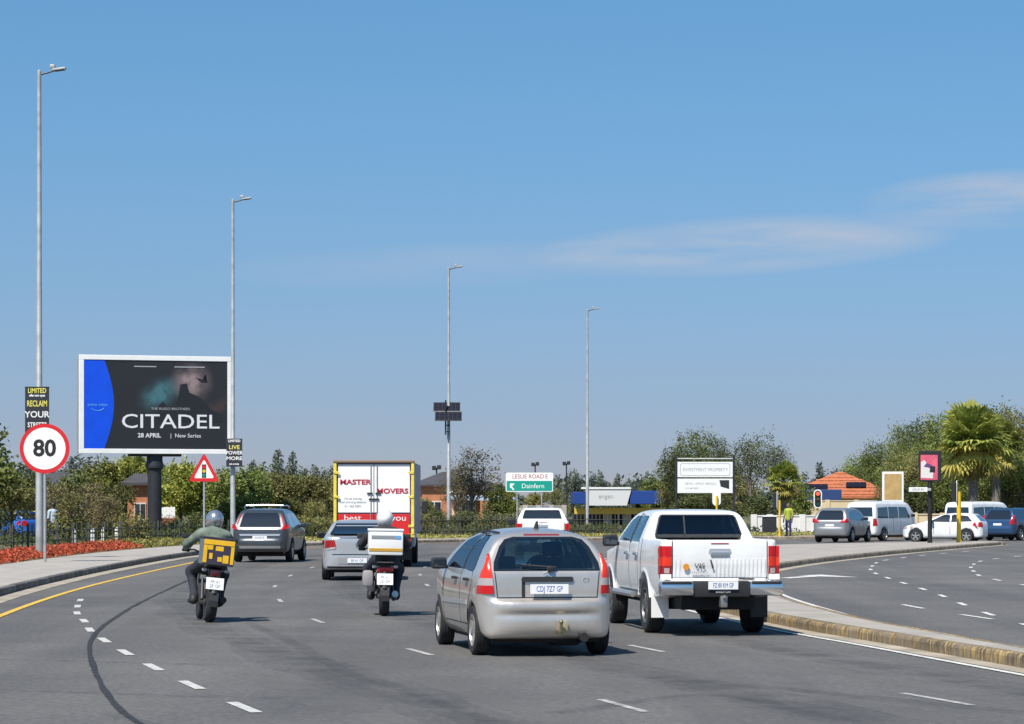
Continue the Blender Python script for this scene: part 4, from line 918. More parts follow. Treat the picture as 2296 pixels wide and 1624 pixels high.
# silver sedan
def sedan_extra(root, P, f):
    patch(f, [(-.60, .62), (.60, .62), (.60, .64), (-.60, .64)], 'rear', .006, .01).build('boot_gap', M_SEAM, root)
    patch(f, [(-.62, 1.01), (.62, 1.01), (.62, 1.035), (-.62, 1.035)], 'rear', .014, .01).build('boot_lip', M_CHROME, root)
    patch(f, [(-.45, .40), (.45, .40), (.48, .56), (-.48, .56)], 'rear', .006, .01).build('plate_recess', mat('shadow_grey', (.30, .31, .32), .5), root)
    patch(f, [(-.72, .25), (.72, .25), (.72, .33), (-.72, .33)], 'rear', .006, .01).build('lower_valance', M_BLK, root)
    patch(f, [(-.72, .345), (.72, .345), (.72, .365), (-.72, .365)], 'rear', .012, .01).build('chrome_strip', M_CHROME, root)
    MB().lathe([(.001, 0), (.05, .002), (.05, .012), (.001, .014)], 'y', (0, -.99, .87), 16).build('boot_badge', M_CHROME, root)
SEDS = dict(side=[(-.85, .26), (-.94, .34), (-.97, .55), (-.96, .66), (-.98, .95), (-.96, 1.03), (-.85, 1.06), (-.60, 1.08), (-.10, 1.36), (.2, 1.43), (.8, 1.46), (1.2, 1.43), (1.6, 1.30), (2.15, 1.02), (2.35, .96), (3.1, .84), (3.42, .68), (3.46, .45), (3.4, .26), (3.1, .2), (.5, .2)],
    plan=[(0, -.985), (.55, -.96), (.76, -.84), (.85, -.5), (.875, 0), (.875, 2.2), (.84, 2.9), (.68, 3.3), (.35, 3.44), (0, 3.47)],
    rear=[(0, .18), (.70, .18), (.82, .28), (.87, .5), (.875, .75), (.84, .98), (.76, 1.1), (.64, 1.33), (.54, 1.43), (.4, 1.465), (0, 1.475)])
simple_car('sedan_car', (PX(803, 64.6), 64.6, 0), R(2.0), 'silver sedan behind the moving truck, left of the white-helmet rider', M_SILV2, axles=(0, 2.55), wr=.315, W=.875,
    rearw=[(-.66, 1.10), (.66, 1.10), (.52, 1.37), (.48, 1.39), (-.48, 1.39), (-.52, 1.37)], sides=[[(-.2, 1.08), (.15, 1.33), (.7, 1.38), (.7, 1.06)], [(.78, 1.06), (.78, 1.38), (1.2, 1.36), (1.95, 1.05)]],
    ws=[(-.66, 1.04), (.66, 1.04), (.54, 1.38), (-.54, 1.38)], lamps=[([(.50, .80), (.83, .76), (.845, .96), (.54, .97)], M_REDD, 'tail_lamp'), ([(.52, .76), (.82, .72), (.83, .78), (.51, .81)], M_CLEAR, 'reverse_lens')], platez=.48, h=.034,
    extra=sedan_extra, mirrors=(.86, 1.75, 1.06, M_BLK), bumper=.62, ptext='BF 61 GP', **SEDS)
# cars waiting by the lights, far right
simple_car('suv_car', (PX(1872, 131.2), 131.2, 0), R(-24), 'grey SUV waiting by the traffic light left of the white minibus', mat('mid_grey_paint', (.26, .265, .27), .34, .4, coat=.7), axles=(0, 2.75), wr=.36, W=.94,
    rearw=[(-.70, 1.10), (.70, 1.10), (.60, 1.48), (.50, 1.57), (-.50, 1.57), (-.60, 1.48)], sides=[[(-.35, 1.12), (-.1, 1.50), (.75, 1.58), (.75, 1.10)], [(.83, 1.10), (.83, 1.58), (1.55, 1.52), (2.2, 1.15)]],
    ws=[(-.70, 1.16), (.70, 1.16), (.58, 1.56), (-.58, 1.56)], lamps=[([(.52, .98), (.91, .98), (.90, 1.18), (.62, 1.12)], M_RED, 'tail_lamp')], platez=.84, h=.05, mirrors=(.90, 2.0, 1.16, M_BLK), bumper=.55, **SUVS)
HATS = dict(side=[(-.72, .26), (-.80, .36), (-.80, .64), (-.74, .95), (-.62, 1.10), (-.35, 1.36), (-.2, 1.43), (.4, 1.46), (.9, 1.44), (1.4, 1.32), (2.05, 1.02), (2.3, .95), (3.0, .82), (3.25, .66), (3.3, .42), (3.22, .25), (2.9, .2), (.5, .2)],
    plan=[(0, -.81), (.55, -.78), (.76, -.62), (.85, -.2), (.87, 1.2), (.85, 2.4), (.72, 3.05), (.35, 3.28), (0, 3.31)],
    rear=[(0, .18), (.70, .18), (.82, .28), (.87, .5), (.875, .75), (.83, .98), (.72, 1.22), (.60, 1.39), (.45, 1.45), (0, 1.47)])
simple_car('hatchback_car', (PX(2175, 130.5), 130.5, 0), R(68), 'white hatchback crossing side-on behind the end of the island', M_WHITE, axles=(0, 2.5), wr=.315, W=.875,
    rearw=[(-.60, 1.05), (.60, 1.05), (.50, 1.34), (-.50, 1.34)], sides=[[(-.30, 1.04), (-.05, 1.30), (.75, 1.39), (.75, 1.00)], [(.82, 1.0), (.82, 1.39), (1.15, 1.35), (1.85, 1.02)]],
    ws=[(-.66, 1.04), (.66, 1.04), (.54, 1.38), (-.54, 1.38)], lamps=[([(.55, .78), (.84, .76), (.80, 1.0), (.60, 1.0)], M_RED, 'tail_lamp')], platez=None, h=.045, rim='five', mirrors=(.86, 1.65, 1.03, M_BLK),
    extra=lambda root, P, f: [patch(f, [(sg * .42, .66), (sg * .80, .66), (sg * .80, .80), (sg * .50, .74)], 'front', .01, .03).build('headlamp', M_CLEAR, root, True) for sg in (-1, 1)] + [patch(f, [(-.4, .42), (.4, .42), (.36, .62), (-.36, .62)], 'front', .008, .02).build('grille', M_BLK, root)], **HATS)
simple_car('suv_car', (PX(2252, 138), 138, 0), R(-34), 'dark blue SUV at the right edge of the picture beside the second minibus', M_BLUE, axles=(0, 2.75), wr=.36, W=.94,
    rearw=[(-.70, 1.10), (.70, 1.10), (.60, 1.48), (.50, 1.57), (-.50, 1.57), (-.60, 1.48)], sides=[[(-.35, 1.12), (-.1, 1.50), (.75, 1.58), (.75, 1.10)], [(.83, 1.10), (.83, 1.58), (1.55, 1.52), (2.2, 1.15)]],
    ws=[(-.70, 1.16), (.70, 1.16), (.58, 1.56), (-.58, 1.56)], lamps=[([(.66, .85), (.91, .85), (.88, 1.30), (.78, 1.30)], M_RED, 'tail_lamp')], platez=.84, h=.055, **SUVS)
# minibuses
BUSS = dict(side=[(-.95, .30), (-1.02, .40), (-1.03, .9), (-.98, 1.3), (-.90, 1.85), (-.80, 1.98), (0, 2.05), (2.2, 2.05), (2.7, 1.95), (3.35, 1.25), (3.62, 1.0), (3.72, .7), (3.7, .35), (3.4, .27), (.5, .26)],
    plan=[(0, -1.04), (.7, -1.02), (.85, -.92), (.9, -.6), (.9, 2.8), (.84, 3.4), (.6, 3.66), (0, 3.73)],
    rear=[(0, .25), (.78, .25), (.88, .4), (.9, .9), (.87, 1.3), (.80, 1.85), (.70, 2.0), (.5, 2.05), (0, 2.07)])
for x_, Z_, a_, lb in ((1950, 136.5, -36, 'white minibus taxi waiting right of the grey SUV'), (2168, 143, -40, 'white minibus half hidden behind the white hatchback')):
    simple_car('minibus', (PX(x_, Z_), Z_, 0), R(a_), lb, M_WHITE, axles=(0, 2.7), wr=.33, W=.9,
        rearw=[(-.70, 1.25), (.70, 1.25), (.64, 1.72), (-.64, 1.72)], sides=[[(-.75, 1.18), (-.7, 1.70), (.35, 1.74), (.35, 1.18)], [(.43, 1.18), (.43, 1.74), (1.45, 1.74), (1.45, 1.18)], [(1.53, 1.18), (1.53, 1.74), (2.35, 1.72), (2.75, 1.18)]],
        ws=[(-.74, 1.22), (.74, 1.22), (.66, 1.75), (-.66, 1.75)], lamps=[([(.72, .78), (.87, .78), (.85, 1.15), (.74, 1.15)], M_RED, 'tail_lamp')], platez=.85, h=.06, mirrors=(.86, 2.9, 1.3, M_BLK), cat='minibus', **BUSS)
# bright blue car in the yard behind the left fence
simple_car('hatchback_car', (PX(52, 118), 118, .14), R(60), 'bright blue parked car glimpsed behind the trees at the left edge', M_BLUE2, axles=(0, 2.5), wr=.31, W=.875,
    rearw=[(-.60, 1.05), (.60, 1.05), (.50, 1.34), (-.50, 1.34)], sides=[[(-.30, 1.04), (-.05, 1.30), (.75, 1.39), (.75, 1.00)], [(.82, 1.0), (.82, 1.39), (1.15, 1.35), (1.85, 1.02)]],
    ws=[(-.66, 1.04), (.66, 1.04), (.54, 1.38), (-.54, 1.38)], lamps=[([(.55, .78), (.84, .76), (.80, 1.0), (.60, 1.0)], M_RED, 'tail_lamp')], platez=None, h=.06, **HATS)

# ------------------------------------------------------------------ removals truck
def make_truck():
    Z = 77.6; root = empty('moving_truck', (PX(838.5, Z), Z, 0), R(0.0)); tag(root, 'white box moving truck with red band and red lettering on its rear doors', 'truck')
    Y0, L, W, zb, zt = 0.0, 5.6, 2.36, .95, 3.07
    M_YEL = mat('frame_yellow', (.74, .58, .08), .45, var=.12, vscale=5); M_BOXW = mat('truck_white', (.82, .81, .79), .45, var=.04, vscale=2); M_BRED = mat('truck_red', (.60, .02, .02), .4)
    M_PUR = mat('truck_side', (.22, .20, .30), .45); M_TRED = mat('truck_text_red', (.42, .025, .05), .5); M_TGR = mat('truck_text_grey', (.45, .47, .47), .6)
    MB().bbox((0, L / 2 + .05, (zb + zt) / 2), (W - .04, L, zt - zb - .04), .03).build('cargo_box', M_PUR, root)
    for sg in (-1, 1):
        d = empty('rear_door', (0, 0, 0)); d.parent = root
        x = sg * .525
        MB().bbox((x, .02, (zt + 1.55) / 2 - .02), (1.03, .05, zt - 1.55 - .12), .01).build('door_upper_panel', M_BOXW, d)
        MB().bbox((x, .02, (1.55 + zb) / 2), (1.03, .05, 1.55 - zb - .01), .01).build('door_lower_panel', M_BRED, d)
        MB().tube([(sg * .09, -.025, zb + .05), (sg * .09, -.025, zt - .1)], .014, 6).build('lock_rod', M_RIM, d, True)
        for z_ in (2.15, 1.98): MB().bbox((sg * (.12 if z_ > 2 else .07), -.03, z_), (.16, .04, .045), .01).build('lock_handle', M_BLK, d)
        MB().bbox((sg * (W / 2 - .055), .0, (zt + zb) / 2), (.09, .12, zt - zb), .02).build('corner_post', M_YEL, root)
        for z_ in (1.2, 2.05, 2.75): MB().bbox((sg * (W / 2 - .1), -.07, z_), (.16, .03, .07), .008).build('hinge', M_YEL, d)
        MB().bbox((sg * .95, -.03, .78), (.26, .05, .12), .015).build('tail_lamp', M_RED, root)
        MB().bbox((sg * .80, .75, .42), (.55, .02, .44), .005).build('mud_flap', M_BLK, root)
    MB().bbox((0, .0, zt), (W, .16, .07), .02).build('roof_rail', mat('roof_brown', (.22, .15, .09), .6), root)
    MB().bbox((0, .02, zb - .03), (W, .12, .1), .02).build('sill_rail', M_YEL, root)
    MB().bbox((0, .05, .60), (2.2, .1, .12), .02).build('bumper', M_BLK, root)
    text('door_lettering', 'MASTER', .20, M_TRED, root, (-.54, -.012, 2.47), sx=1.25, ext=.004, bold=.006); text('door_lettering', 'MOVERS', .20, M_TRED, root, (.54, -.012, 2.21), sx=1.22, ext=.004, bold=.006)
    for i, (s, z_) in enumerate((('We do moving', 2.0), ('local and long distance', 1.90), ('011 462 0550', 1.78))): text('door_small_print', s, .085, M_TGR, root, (-.62, -.012, z_), ext=.003)
    text('door_lettering', 'best', .25, M_BOXW, root, (-.62, -.012, 1.43), ext=.004, sx=1.2); text('door_lettering', 'you', .25, M_BOXW, root, (.72, -.012, 1.43), ext=.004, sx=1.2)
    MB().bbox((0, 3.2, .62), (.9, 6.6, .24), .04).build('chassis', M_UNDER, root)
    MB().bbox((0, 6.55, 1.35), (2.0, 1.7, 1.75), .15).build('cab', M_BOXW, root, True)
    MB().bbox((0, 7.39, 1.7), (1.7, .06, .7), .05).build('windscreen', M_GLASSD, root)
    for sg in (-1, 1): MB().bbox((sg * 1.24, 7.2, 1.75), (.18, .08, .40), .03).build('door_mirror', M_BLK, root)
    wheels(root, [(sg * x, y) for y, x in ((1.35, .92), (1.35, .64), (6.3, .92)) for sg in (-1, 1)], .40, .24, 'steel', rim_m=M_RIMD)
    return root
make_truck()
# ================================================================== MOTORCYCLES AND PEOPLE
M_YBOX = mat('box_yellow', (.78, .45, .015), .55, var=.08, vscale=6); M_NAVY = mat('box_dark', (.035, .03, .055), .6); M_BOXG = mat('box_side_grey', (.12, .15, .17), .6)
M_SKIN = mat('skin', (.16, .085, .055), .6)
M_GLOVE = mat('glove_black', (.02, .02, .022), .8)
M_ENG = mat('engine_grey', (.10, .10, .10), .5, .5)
def motorbike(name, loc, rz, lean, label, box):
    root = empty(name, loc, rz, 0, lean); tag(root, label, 'motorcycle')
    wb, r = 1.30, .305
    for nm, y, w in (('rear_wheel', 0, .16), ('front_wheel', wb, .10)):
        e = empty(nm, (0, y, r)); e.parent = root; ri = r * .70
        MB().lathe([(ri, -w * .42), (r * .86, -w * .5), (r * .96, -w * .36), (r, -w * .12), (r, w * .12), (r * .96, w * .36), (r * .86, w * .5), (ri, w * .42)], 'x', n=32).build('tyre', M_TYRE, e, True)
        b = MB().lathe([(ri * 1.01, -w * .35), (ri * .88, -w * .3), (ri * .86, 0), (ri * .88, w * .3), (ri * 1.01, w * .35)], 'x', n=32)
        for i in range(6):
            rot = Matrix.Rotation(2 * math.pi * i / 6, 3, 'X'); b.box(rot @ Vector((0, 0, ri * .5)), (.03, .035, ri * .9), rot)
        b.lathe([(.001, -.06), (.05, -.06), (.05, .06), (.001, .06)], 'x', n=14); b.build('rim', M_RIMD, e, True)
    for sg in (-1, 1):
        MB().tube([(sg * .09, 0, r), (sg * .085, .48, .40)], [.022, .03], 8).build('swingarm', M_ENG, root, True)
        MB().tube([(sg * .13, .10, .34), (sg * .13, .30, .66)], [.028, .022], 8).build('shock_absorber', M_BLK, root, True)
        MB().tube([(sg * .09, wb, r), (sg * .10, wb - .27, .98)], .025, 8).build('fork_leg', M_RIM, root, True)
        MB().tube([(sg * .10, .62, .32), (sg * .24, .60, .32)], .016, 6).build('foot_peg', M_BLK, root, True)
        MB().tube([(sg * .05, 1.02, 1.02), (sg * .22, 1.02, 1.08), (sg * .42, .94, 1.06)], .014, 8).build('handlebar', M_BLK, root, True)
        m = MB().tube([(sg * .28, 1.0, 1.08), (sg * .36, 1.0, 1.24)], .008, 6); m.bbox((sg * .38, .99, 1.28), (.13, .03, .085), .02); m.build('mirror', M_BLK, root, True)
        ind = MB().tube([(0, -.12, .80), (sg * .15, -.14, .80)], .010, 6); ind.bbox((sg * .17, -.15, .80), (.07, .06, .05), .018); ind.build('indicator', M_CLEAR, root, True)
    MB().bbox((0, .70, .42), (.27, .48, .34), .07).build('engine', M_ENG, root, True)
    MB().bbox((0, .86, .84), (.30, .46, .24), .09, Matrix.Rotation(R(-8), 3, 'X')).build('fuel_tank', M_BLK, root, True)
    MB().tube([(0, 1.02, 1.0), (0, .75, .70), (0, .40, .70), (0, -.1, .80)], .03, 8).build('frame', M_BLK, root, True)
    MB().bbox((0, .34, .80), (.26, .62, .10), .045).build('seat', M_SEAT, root, True)
    MB().bbox((0, .0, .78), (.19, .36, .12), .045, Matrix.Rotation(R(10), 3, 'X')).build('tail_fairing', M_BLK, root, True)
    tl = MB().bbox((0, -.17, .755), (.15 if box == 'yellow' else .26, .06, .12 if box == 'yellow' else .075), .02).build('tail_lamp', M_RED if box == 'white' else M_REDD, root, True)
    g = [(0, -.16, .70), (0, -.24, .55), (0, -.27, .44)]; MB().tube(g, [.05, .055, .06], 8).build('mudguard_bracket', M_BLK, root, True)
    a0 = [(0, r * 1.09 * math.cos(t), r + r * 1.09 * math.sin(t)) for t in np.linspace(R(60), R(190), 9)]
    fen = MB(); n = len(a0); fen.add([(-.07, y - 0, z) for _, y, z in a0] + [(.07, y, z) for _, y, z in a0], [(i, i + 1, n + i + 1, n + i) for i in range(n - 1)])
    fen.build('mudguard', M_BLK, root)
    a1 = [(0, wb + r * 1.08 * math.cos(t), r + r * 1.08 * math.sin(t)) for t in np.linspace(R(20), R(160), 9)]
    fen = MB().add([(-.06, y, z) for _, y, z in a1] + [(.06, y, z) for _, y, z in a1], [(i, i + 1, n + i + 1, n + i) for i in range(n - 1)]); fen.build('mudguard', M_BLK, root)
    plate(root, 0, -.285, .60, .27 if box == 'yellow' else .26, .185, '', tilt=R(-14))
    text('plate_text', 'FR 61\nJZ GP', .065, mat('plate_grey', (.42, .42, .47), .6), root, (0, -.297, .60), (math.pi / 2 - R(14), 0, 0), .0006)
    MB().tube([(.12, .70, .30), (.16, .35, .28), (.17, -.12, .36)], [.03, .05, .055], 12).build('exhaust', M_RIM if box == 'white' else M_BLK, root, True)
    if box == 'white': MB().bbox((-.27, .18, .60), (.18, .34, .26), .06).build('side_case', mat('case_grey', (.30, .28, .29), .6), root, True)
    hl = MB().bbox((0, 1.16, .92), (.22, .16, .22), .07); hl.build('headlamp', M_BLK, root, True)
    rack = MB()
    for sg in (-1, 1): rack.tube([(sg * .12, .20, .84), (sg * .13, -.28, .87)], .012, 6)
    rack.tube([(-.13, -.28, .87), (.13, -.28, .87)], .012, 6); rack.build('rack', M_BLK, root, True)
    if box == 'yellow':
        z0, w, d, h, yc = .88, .50, .44, .405, -.12
        b = MB().bbox((0, yc, z0 + h / 2), (w, d, h), .02).build('delivery_box', M_BOXG, root)
        yf = yc - d / 2 - .004
        MB().bbox((0, yf, z0 + h / 2), (w - .02, .01, h - .02), .004).build('box_back_panel', M_NAVY, b)
        def yp(x0, z0_, x1, z1): MB().bbox(((x0 + x1) / 2, yf - .006, z0 + (z0_ + z1) / 2), (x1 - x0, .008, z1 - z0_), .003).build('yellow_patch', M_YBOX, b)
        yp(-.235, .31, .235, .385); yp(-.235, .03, -.175, .30); yp(.185, .03, .235, .30); yp(-.17, .23, -.09, .30); yp(-.05, .22, .07, .29); yp(.07, .04, .16, .16); yp(-.14, .09, -.09, .18); yp(-.01, .06, .06, .13)
        MB().bbox((0, yc, z0 + h + .008), (w + .02, d + .02, .03), .01).build('box_lid', M_NAVY, b)
    else:
        z0, w, d, h, yc = .99, .56, .46, .40, -.12
        MW = mat('box_white', (.78, .78, .76), .45)
        b = MB().bbox((0, yc, z0 + h / 2), (w, d, h), .03).build('delivery_box', MW, root, True); yf = yc - d / 2 - .003
        MB().bbox((0.0, yf, z0 + .29), (w - .10, .008, .055), .003).build('grey_stripe', mat('stripe_grey', (.25, .26, .28), .5), b)
        MB().bbox((.20, yf - .002, z0 + .29), (.09, .008, .055), .003).build('blue_stripe', mat('stripe_blue', (.12, .35, .62), .5), b)
        MB().bbox((0, yf, z0 + .085), (w - .03, .008, .05), .003).build('ochre_stripe', mat('stripe_ochre', (.52, .28, .02), .5), b)
        MB().bbox((0, yc, z0 + h + .005), (w + .02, d + .02, .035), .012).build('box_lid', MW, b, True)
    return root
def rider(loc, rz, lean, label, jacket, trousers, helmet_m, white=False):
    root = empty('person', loc, rz, 0, lean); tag(root, label, 'person')
    yo = -.06
    parts = []
    def c(a, b, ra, rb, g): parts.append((a, b, ra, rb, g))
    c((0, .44 + yo, .92), (0, .50 + yo, 1.08), .165, .16, 0); c((0, .50 + yo, 1.06), (0, .62 + yo, 1.30), .165, .165, 0)
    c((-.12, .60 + yo, 1.33), (.12, .60 + yo, 1.33), .115, .115, 0); c((0, .62 + yo, 1.38), (0, .70 + yo, 1.52), .06, .055, 2)
    c((0, .72 + yo, 1.56), (0, .74 + yo, 1.60), .09, .09, 2)
    for sg in (-1, 1):
        c((sg * .21, .62 + yo, 1.33), (sg * .37, .76, 1.16), .085, .065, 0); c((sg * .37, .76, 1.16), (sg * .37, .93, 1.09), .065, .045, 0)
        c((sg * .10, .44 + yo, .92), (sg * .25, .86, .74), .115, .085, 1); c((sg * .25, .86, .74), (sg * .20, .60, .38), .085, .055, 1)
        c((sg * .20, .60, .36), (sg * .205, .585, .31), .058, .055, 3); c((sg * .205, .57, .295), (sg * .235, .80, .285), .05, .042, 3)
    def fn(X, Y, Z):
        f = None
        for a, b, ra, rb, g in parts:
            d = cone(X, Y, Z, a, b, ra, rb); f = d if f is None else smin(f, d, .06)
        return f
    V, Q = nets(fn, (-.50, .2, .22), (.50, 1.05, 1.72), .017)
    C = V[Q].mean(1); D = np.stack([cone(C[:, 0], C[:, 1], C[:, 2], a, b, ra, rb) for a, b, ra, rb, g in parts], 1); G = np.array([p[4] for p in parts])[D.argmin(1)]
    me = np_mesh('body', V, Q, True, G)
    link('body', me, [jacket, trousers, M_SKIN, M_BLK], root)
    # gloves closed round the grips
    for sg in (-1, 1):
        hp = []
        hp.append(((sg * .36, .93, 1.095), (sg * .365, .965, 1.085), .036, .040))
        for k in range(4):
            x = sg * (.330 + .024 * k); L = (1.0, 1.08, 1.04, .9)[k]
            hp += [((x, .965, 1.092), (x, .995 , 1.082 - .004 * k), .0125, .0115), ((x, .995, 1.082), (x, .992, 1.050), .0115, .0105), ((x, .992, 1.050), (x, .960, 1.038 + .004 * L), .0105, .0095)]
        hp += [((sg * .325, .95, 1.085), (sg * .305, .965, 1.062), .0135, .012), ((sg * .305, .965, 1.062), (sg * .310, .985, 1.045), .012, .010)]
        def hf(X, Y, Z):
            f = None
            for a, b, ra, rb in hp:
                d = cone(X, Y, Z, a, b, ra, rb); f = d if f is None else smin(f, d, .008)
            return f
        lo = (sg * .37 - .08, .88, 1.0); V2, Q2 = nets(hf, lo, (sg * .37 + .08, 1.03, 1.15), .0065)
        link('glove', np_mesh('glove', V2, Q2), M_GLOVE, root)
    # helmet
    hc = (0, .70 + yo, 1.565)
    hfn = lambda X, Y, Z: np.maximum(smin(ell(X, Y, Z, (hc[0], hc[1] - .01, hc[2] + .02), (.137, .165, .145)), ell(X, Y, Z, (hc[0], hc[1] + .05, hc[2] - .06), (.12, .14, .095)), .05), -(Z - (hc[2] - .115)))
    V3, Q3 = nets(hfn, (-.16, hc[1] - .2, hc[2] - .16), (.16, hc[1] + .22, hc[2] + .18), .013)
    h = link('helmet', np_mesh('helmet', V3, Q3), helmet_m, root)
    patch(hfn, [(-.10, hc[2] - .02), (.10, hc[2] - .02), (.11, hc[2] + .05), (-.11, hc[2] + .05)], 'front', .004, .01, .03).build('visor', M_GLASSD, h, True)
    line_patch(hfn, [(-.12, hc[2] - .06), (0, hc[2] - .07), (.12, hc[2] - .06)], 'rear', .02, .003).build('helmet_band', M_BLK if not white else M_SILV2, h)
    return root
M_JG = mat('jacket_sage', (.135, .17, .135), .85, var=.4, vscale=7, bump=1.0, bscale=9); M_TN = mat('trousers_navy', (.02, .022, .032), .85, var=.3, vscale=9)
M_JB = mat('jacket_black', (.03, .03, .034), .85, var=.3, vscale=9); M_HS = mat('helmet_silver', (.44, .45, .48), .25, .75, coat=1); M_HW = mat('helmet_white', (.80, .79, .76), .3, coat=.8)
p1_ = (PX(468, 41.0), 41.0, 0); p2_ = (PX(861, 43.4), 43.4, 0)
motorbike('motorcycle', p1_, R(13), R(6.0), 'black delivery motorcycle carrying a yellow and dark box', 'yellow')
rider(p1_, R(13), R(6.0), 'motorcyclist in silver helmet and grey-green jacket on the yellow-box bike', M_JG, M_TN, M_HS)
motorbike('motorcycle', p2_, R(4), R(1.0), 'black delivery motorcycle carrying a white box with ochre stripe', 'white')
rider(p2_, R(4), R(1.0), 'motorcyclist in white helmet and dark clothes on the white-box bike', M_JB, M_TN, M_HW, True)
# pedestrian in a bright vest by the far kerb
def pedestrian(loc, rz, label, top, legs, head=M_SKIN):
    root = empty('person', loc, rz); tag(root, label, 'person'); parts = []
    def c(a, b, ra, rb, g): parts.append((a, b, ra, rb, g))
    c((0, 0, .95), (0, 0, 1.12), .15, .15, 0); c((0, 0, 1.1), (0, .01, 1.36), .15, .16, 0); c((-.12, 0, 1.42), (.12, 0, 1.42), .09, .09, 0); c((0, 0, 1.46), (0, .01, 1.56), .055, .055, 2)
    c((0, .02, 1.60), (0, .01, 1.68), .088, .10, 2); c((0, .11, 1.62), (0, .12, 1.60), .018, .02, 2); c((0, -.02, 1.71), (0, -.03, 1.70), .10, .095, 3)
    for sg in (-1, 1):
        c((sg * .19, 0, 1.41), (sg * .25, -.02, 1.12), .065, .05, 0); c((sg * .25, -.02, 1.12), (sg * .25, .08, .88), .05, .036, 2)
        c((sg * .25, .09, .86), (sg * .25, .11, .79), .036, .030, 2)
        for k in range(4): c((sg * .25 + (k - 1.5) * .017, .11, .79), (sg * .25 + (k - 1.5) * .017, .12 - .004 * k, .71 + .01 * abs(k - 1.3)), .010, .008, 2)
        c((sg * .235, .10, .83), (sg * .21, .125, .77), .012, .010, 2)
        c((sg * .09, 0, .93), (sg * .10, .02, .50), .095, .065, 1); c((sg * .10, .02, .50), (sg * .10, -.02, .09), .062, .045, 1); c((sg * .10, -.02, .05), (sg * .11, .15, .035), .045, .035, 3)
    def fn(X, Y, Z):
        f = None
        for a, b, ra, rb, g in parts:
            d = cone(X, Y, Z, a, b, ra, rb); f = d if f is None else smin(f, d, .022)
        return f
    V, Q = nets(fn, (-.34, -.2, 0), (.34, .25, 1.82), .016); C = V[Q].mean(1); D = np.stack([cone(C[:, 0], C[:, 1], C[:, 2], a, b, ra, rb) for a, b, ra, rb, g in parts], 1)
    link('body', np_mesh('body', V, Q, True, np.array([p[4] for p in parts])[D.argmin(1)]), [top, legs, head, M_BLK], root); return root
M_HIVIS = mat('vest_lime', (.36, .42, .05), .7); M_TB = mat('trousers_blue', (.03, .035, .12), .8)
pedestrian((PX(1768, 145), 145, .15), R(150), 'person in lime vest and navy trousers standing beside the yellow signal pole', M_HIVIS, M_TB)
pedestrian((PX(119, 116), 116, .142), R(40), 'person in pale blue shirt standing behind the fence near the blue car', mat('shirt_pale', (.42, .50, .60), .8), M_TB)
# ================================================================== STREET FURNITURE, SIGNS, BUILDINGS
M_GALV = mat('galvanised', (.42, .43, .42), .5, .35, var=.2, vscale=2.5); M_STEELD = mat('dark_steel', (.035, .037, .042), .5, .3, var=.2, vscale=3)
M_SW = mat('sign_white', (.80, .80, .78), .5); M_SR = mat('sign_red', (.60, .015, .02), .5); M_SB = mat('sign_black', (.012, .012, .013), .6); M_SG = mat('sign_green', (.0, .30, .22), .5)
M_SYEL = mat('signal_yellow', (.70, .46, .02), .5, var=.1, vscale=4); M_CHAR = mat('poster_black', (.02, .022, .03), .6); M_PY = mat('poster_yellow', (.72, .66, .12), .6)
def lamp_post(x, y, label, h=15.4, z=.14, extra=None):
    root = empty('street_lamp', (x, y, z)); tag(root, label, 'street lamp', 'street lamps along the left kerb')
    MB().lathe([(.16, -.05), (.16, .05), (.115, .06), (.11, 4.0), (.10, 4.02), (.085, 8.5), (.08, 8.52), (.065, h - .1), (.001, h - .05)], 'z', n=16).build('pole', M_GALV, root, True)
    MB().tube([(0, 0, h - .22), (.25, 0, h - .16), (.50, 0, h - .08)], [.03, .03, .028], 8).build('bracket_arm', M_STEELD, root, True)
    hd = MB().bbox((.62, 0, h - .05), (.44, .26, .07), .03, Matrix.Rotation(R(-8), 3, 'Y')).build('lamp_head', M_GALV, root, True)
    MB().bbox((.42, 0, h + .04), (.16, .16, .12), .03).build('driver_box', M_GALV, hd, True)
    MB().bbox((.64, 0, h - .088), (.30, .20, .012), .004, Matrix.Rotation(R(-8), 3, 'Y')).build('lamp_lens', M_STEELD, hd)
    return root
def pole_poster(x, y, z0, w, h, lines, label):
    root = empty('pole_poster', (x, y - .14, z0)); tag(root, label, 'poster')
    MB().bbox((0, 0, h / 2), (w, .012, h), .004).build('board', M_CHAR, root)
    MB().bbox((0, 0, h + .004), (w + .02, .02, .03), .006).build('top_rail', M_STEELD, root)
    for s, zf, sz, m in lines: text('poster_lettering', s, sz * h, m, root, (0, -.008, zf * h), sx=min(1.25, .92 * w / max(.01, len(s) * sz * h * .62)), ext=.001, bold=.004)
    return root
lamp_post(PX(88, 84), 84, 'tallest street lamp, leftmost, behind the round speed limit sign')
lamp_post(PX(522, 119.3), 119.3, 'street lamp beside the right edge of the big billboard')
lamp_post(PX(1006, 155), 155, 'street lamp with solar panels right of the moving truck', z=.3)
lamp_post(PX(1317, 188), 188, 'farthest street lamp, in front of the blue and white canopy', z=.3)
zz = 83.8
pole_poster(PX(85, zz), zz, PZ(985, zz), 54 * zz / FOC, 116 * zz / FOC, [('LIMITED', .93, .13, M_PY), ('offer now open', .84, .06, M_SW), ('RECLAIM', .68, .16, M_PY), ('YOUR', .47, .17, M_SW), ('STREETS', .27, .13, M_SW), ('join us today', .12, .07, M_SW)], 'black and yellow poster on the leftmost lamp post above the speed sign')
zz = 119.1
pole_poster(PX(526, zz), zz, PZ(1047, zz), 36 * zz / FOC, 62 * zz / FOC, [('LIMITED', .93, .12, M_SW), ('LIVE', .70, .20, M_PY), ('POWER', .50, .18, M_SW), ('MORE', .30, .18, M_SW), ('join us today', .10, .08, M_SW)], 'black poster with white lettering on the lamp post beside the billboard')
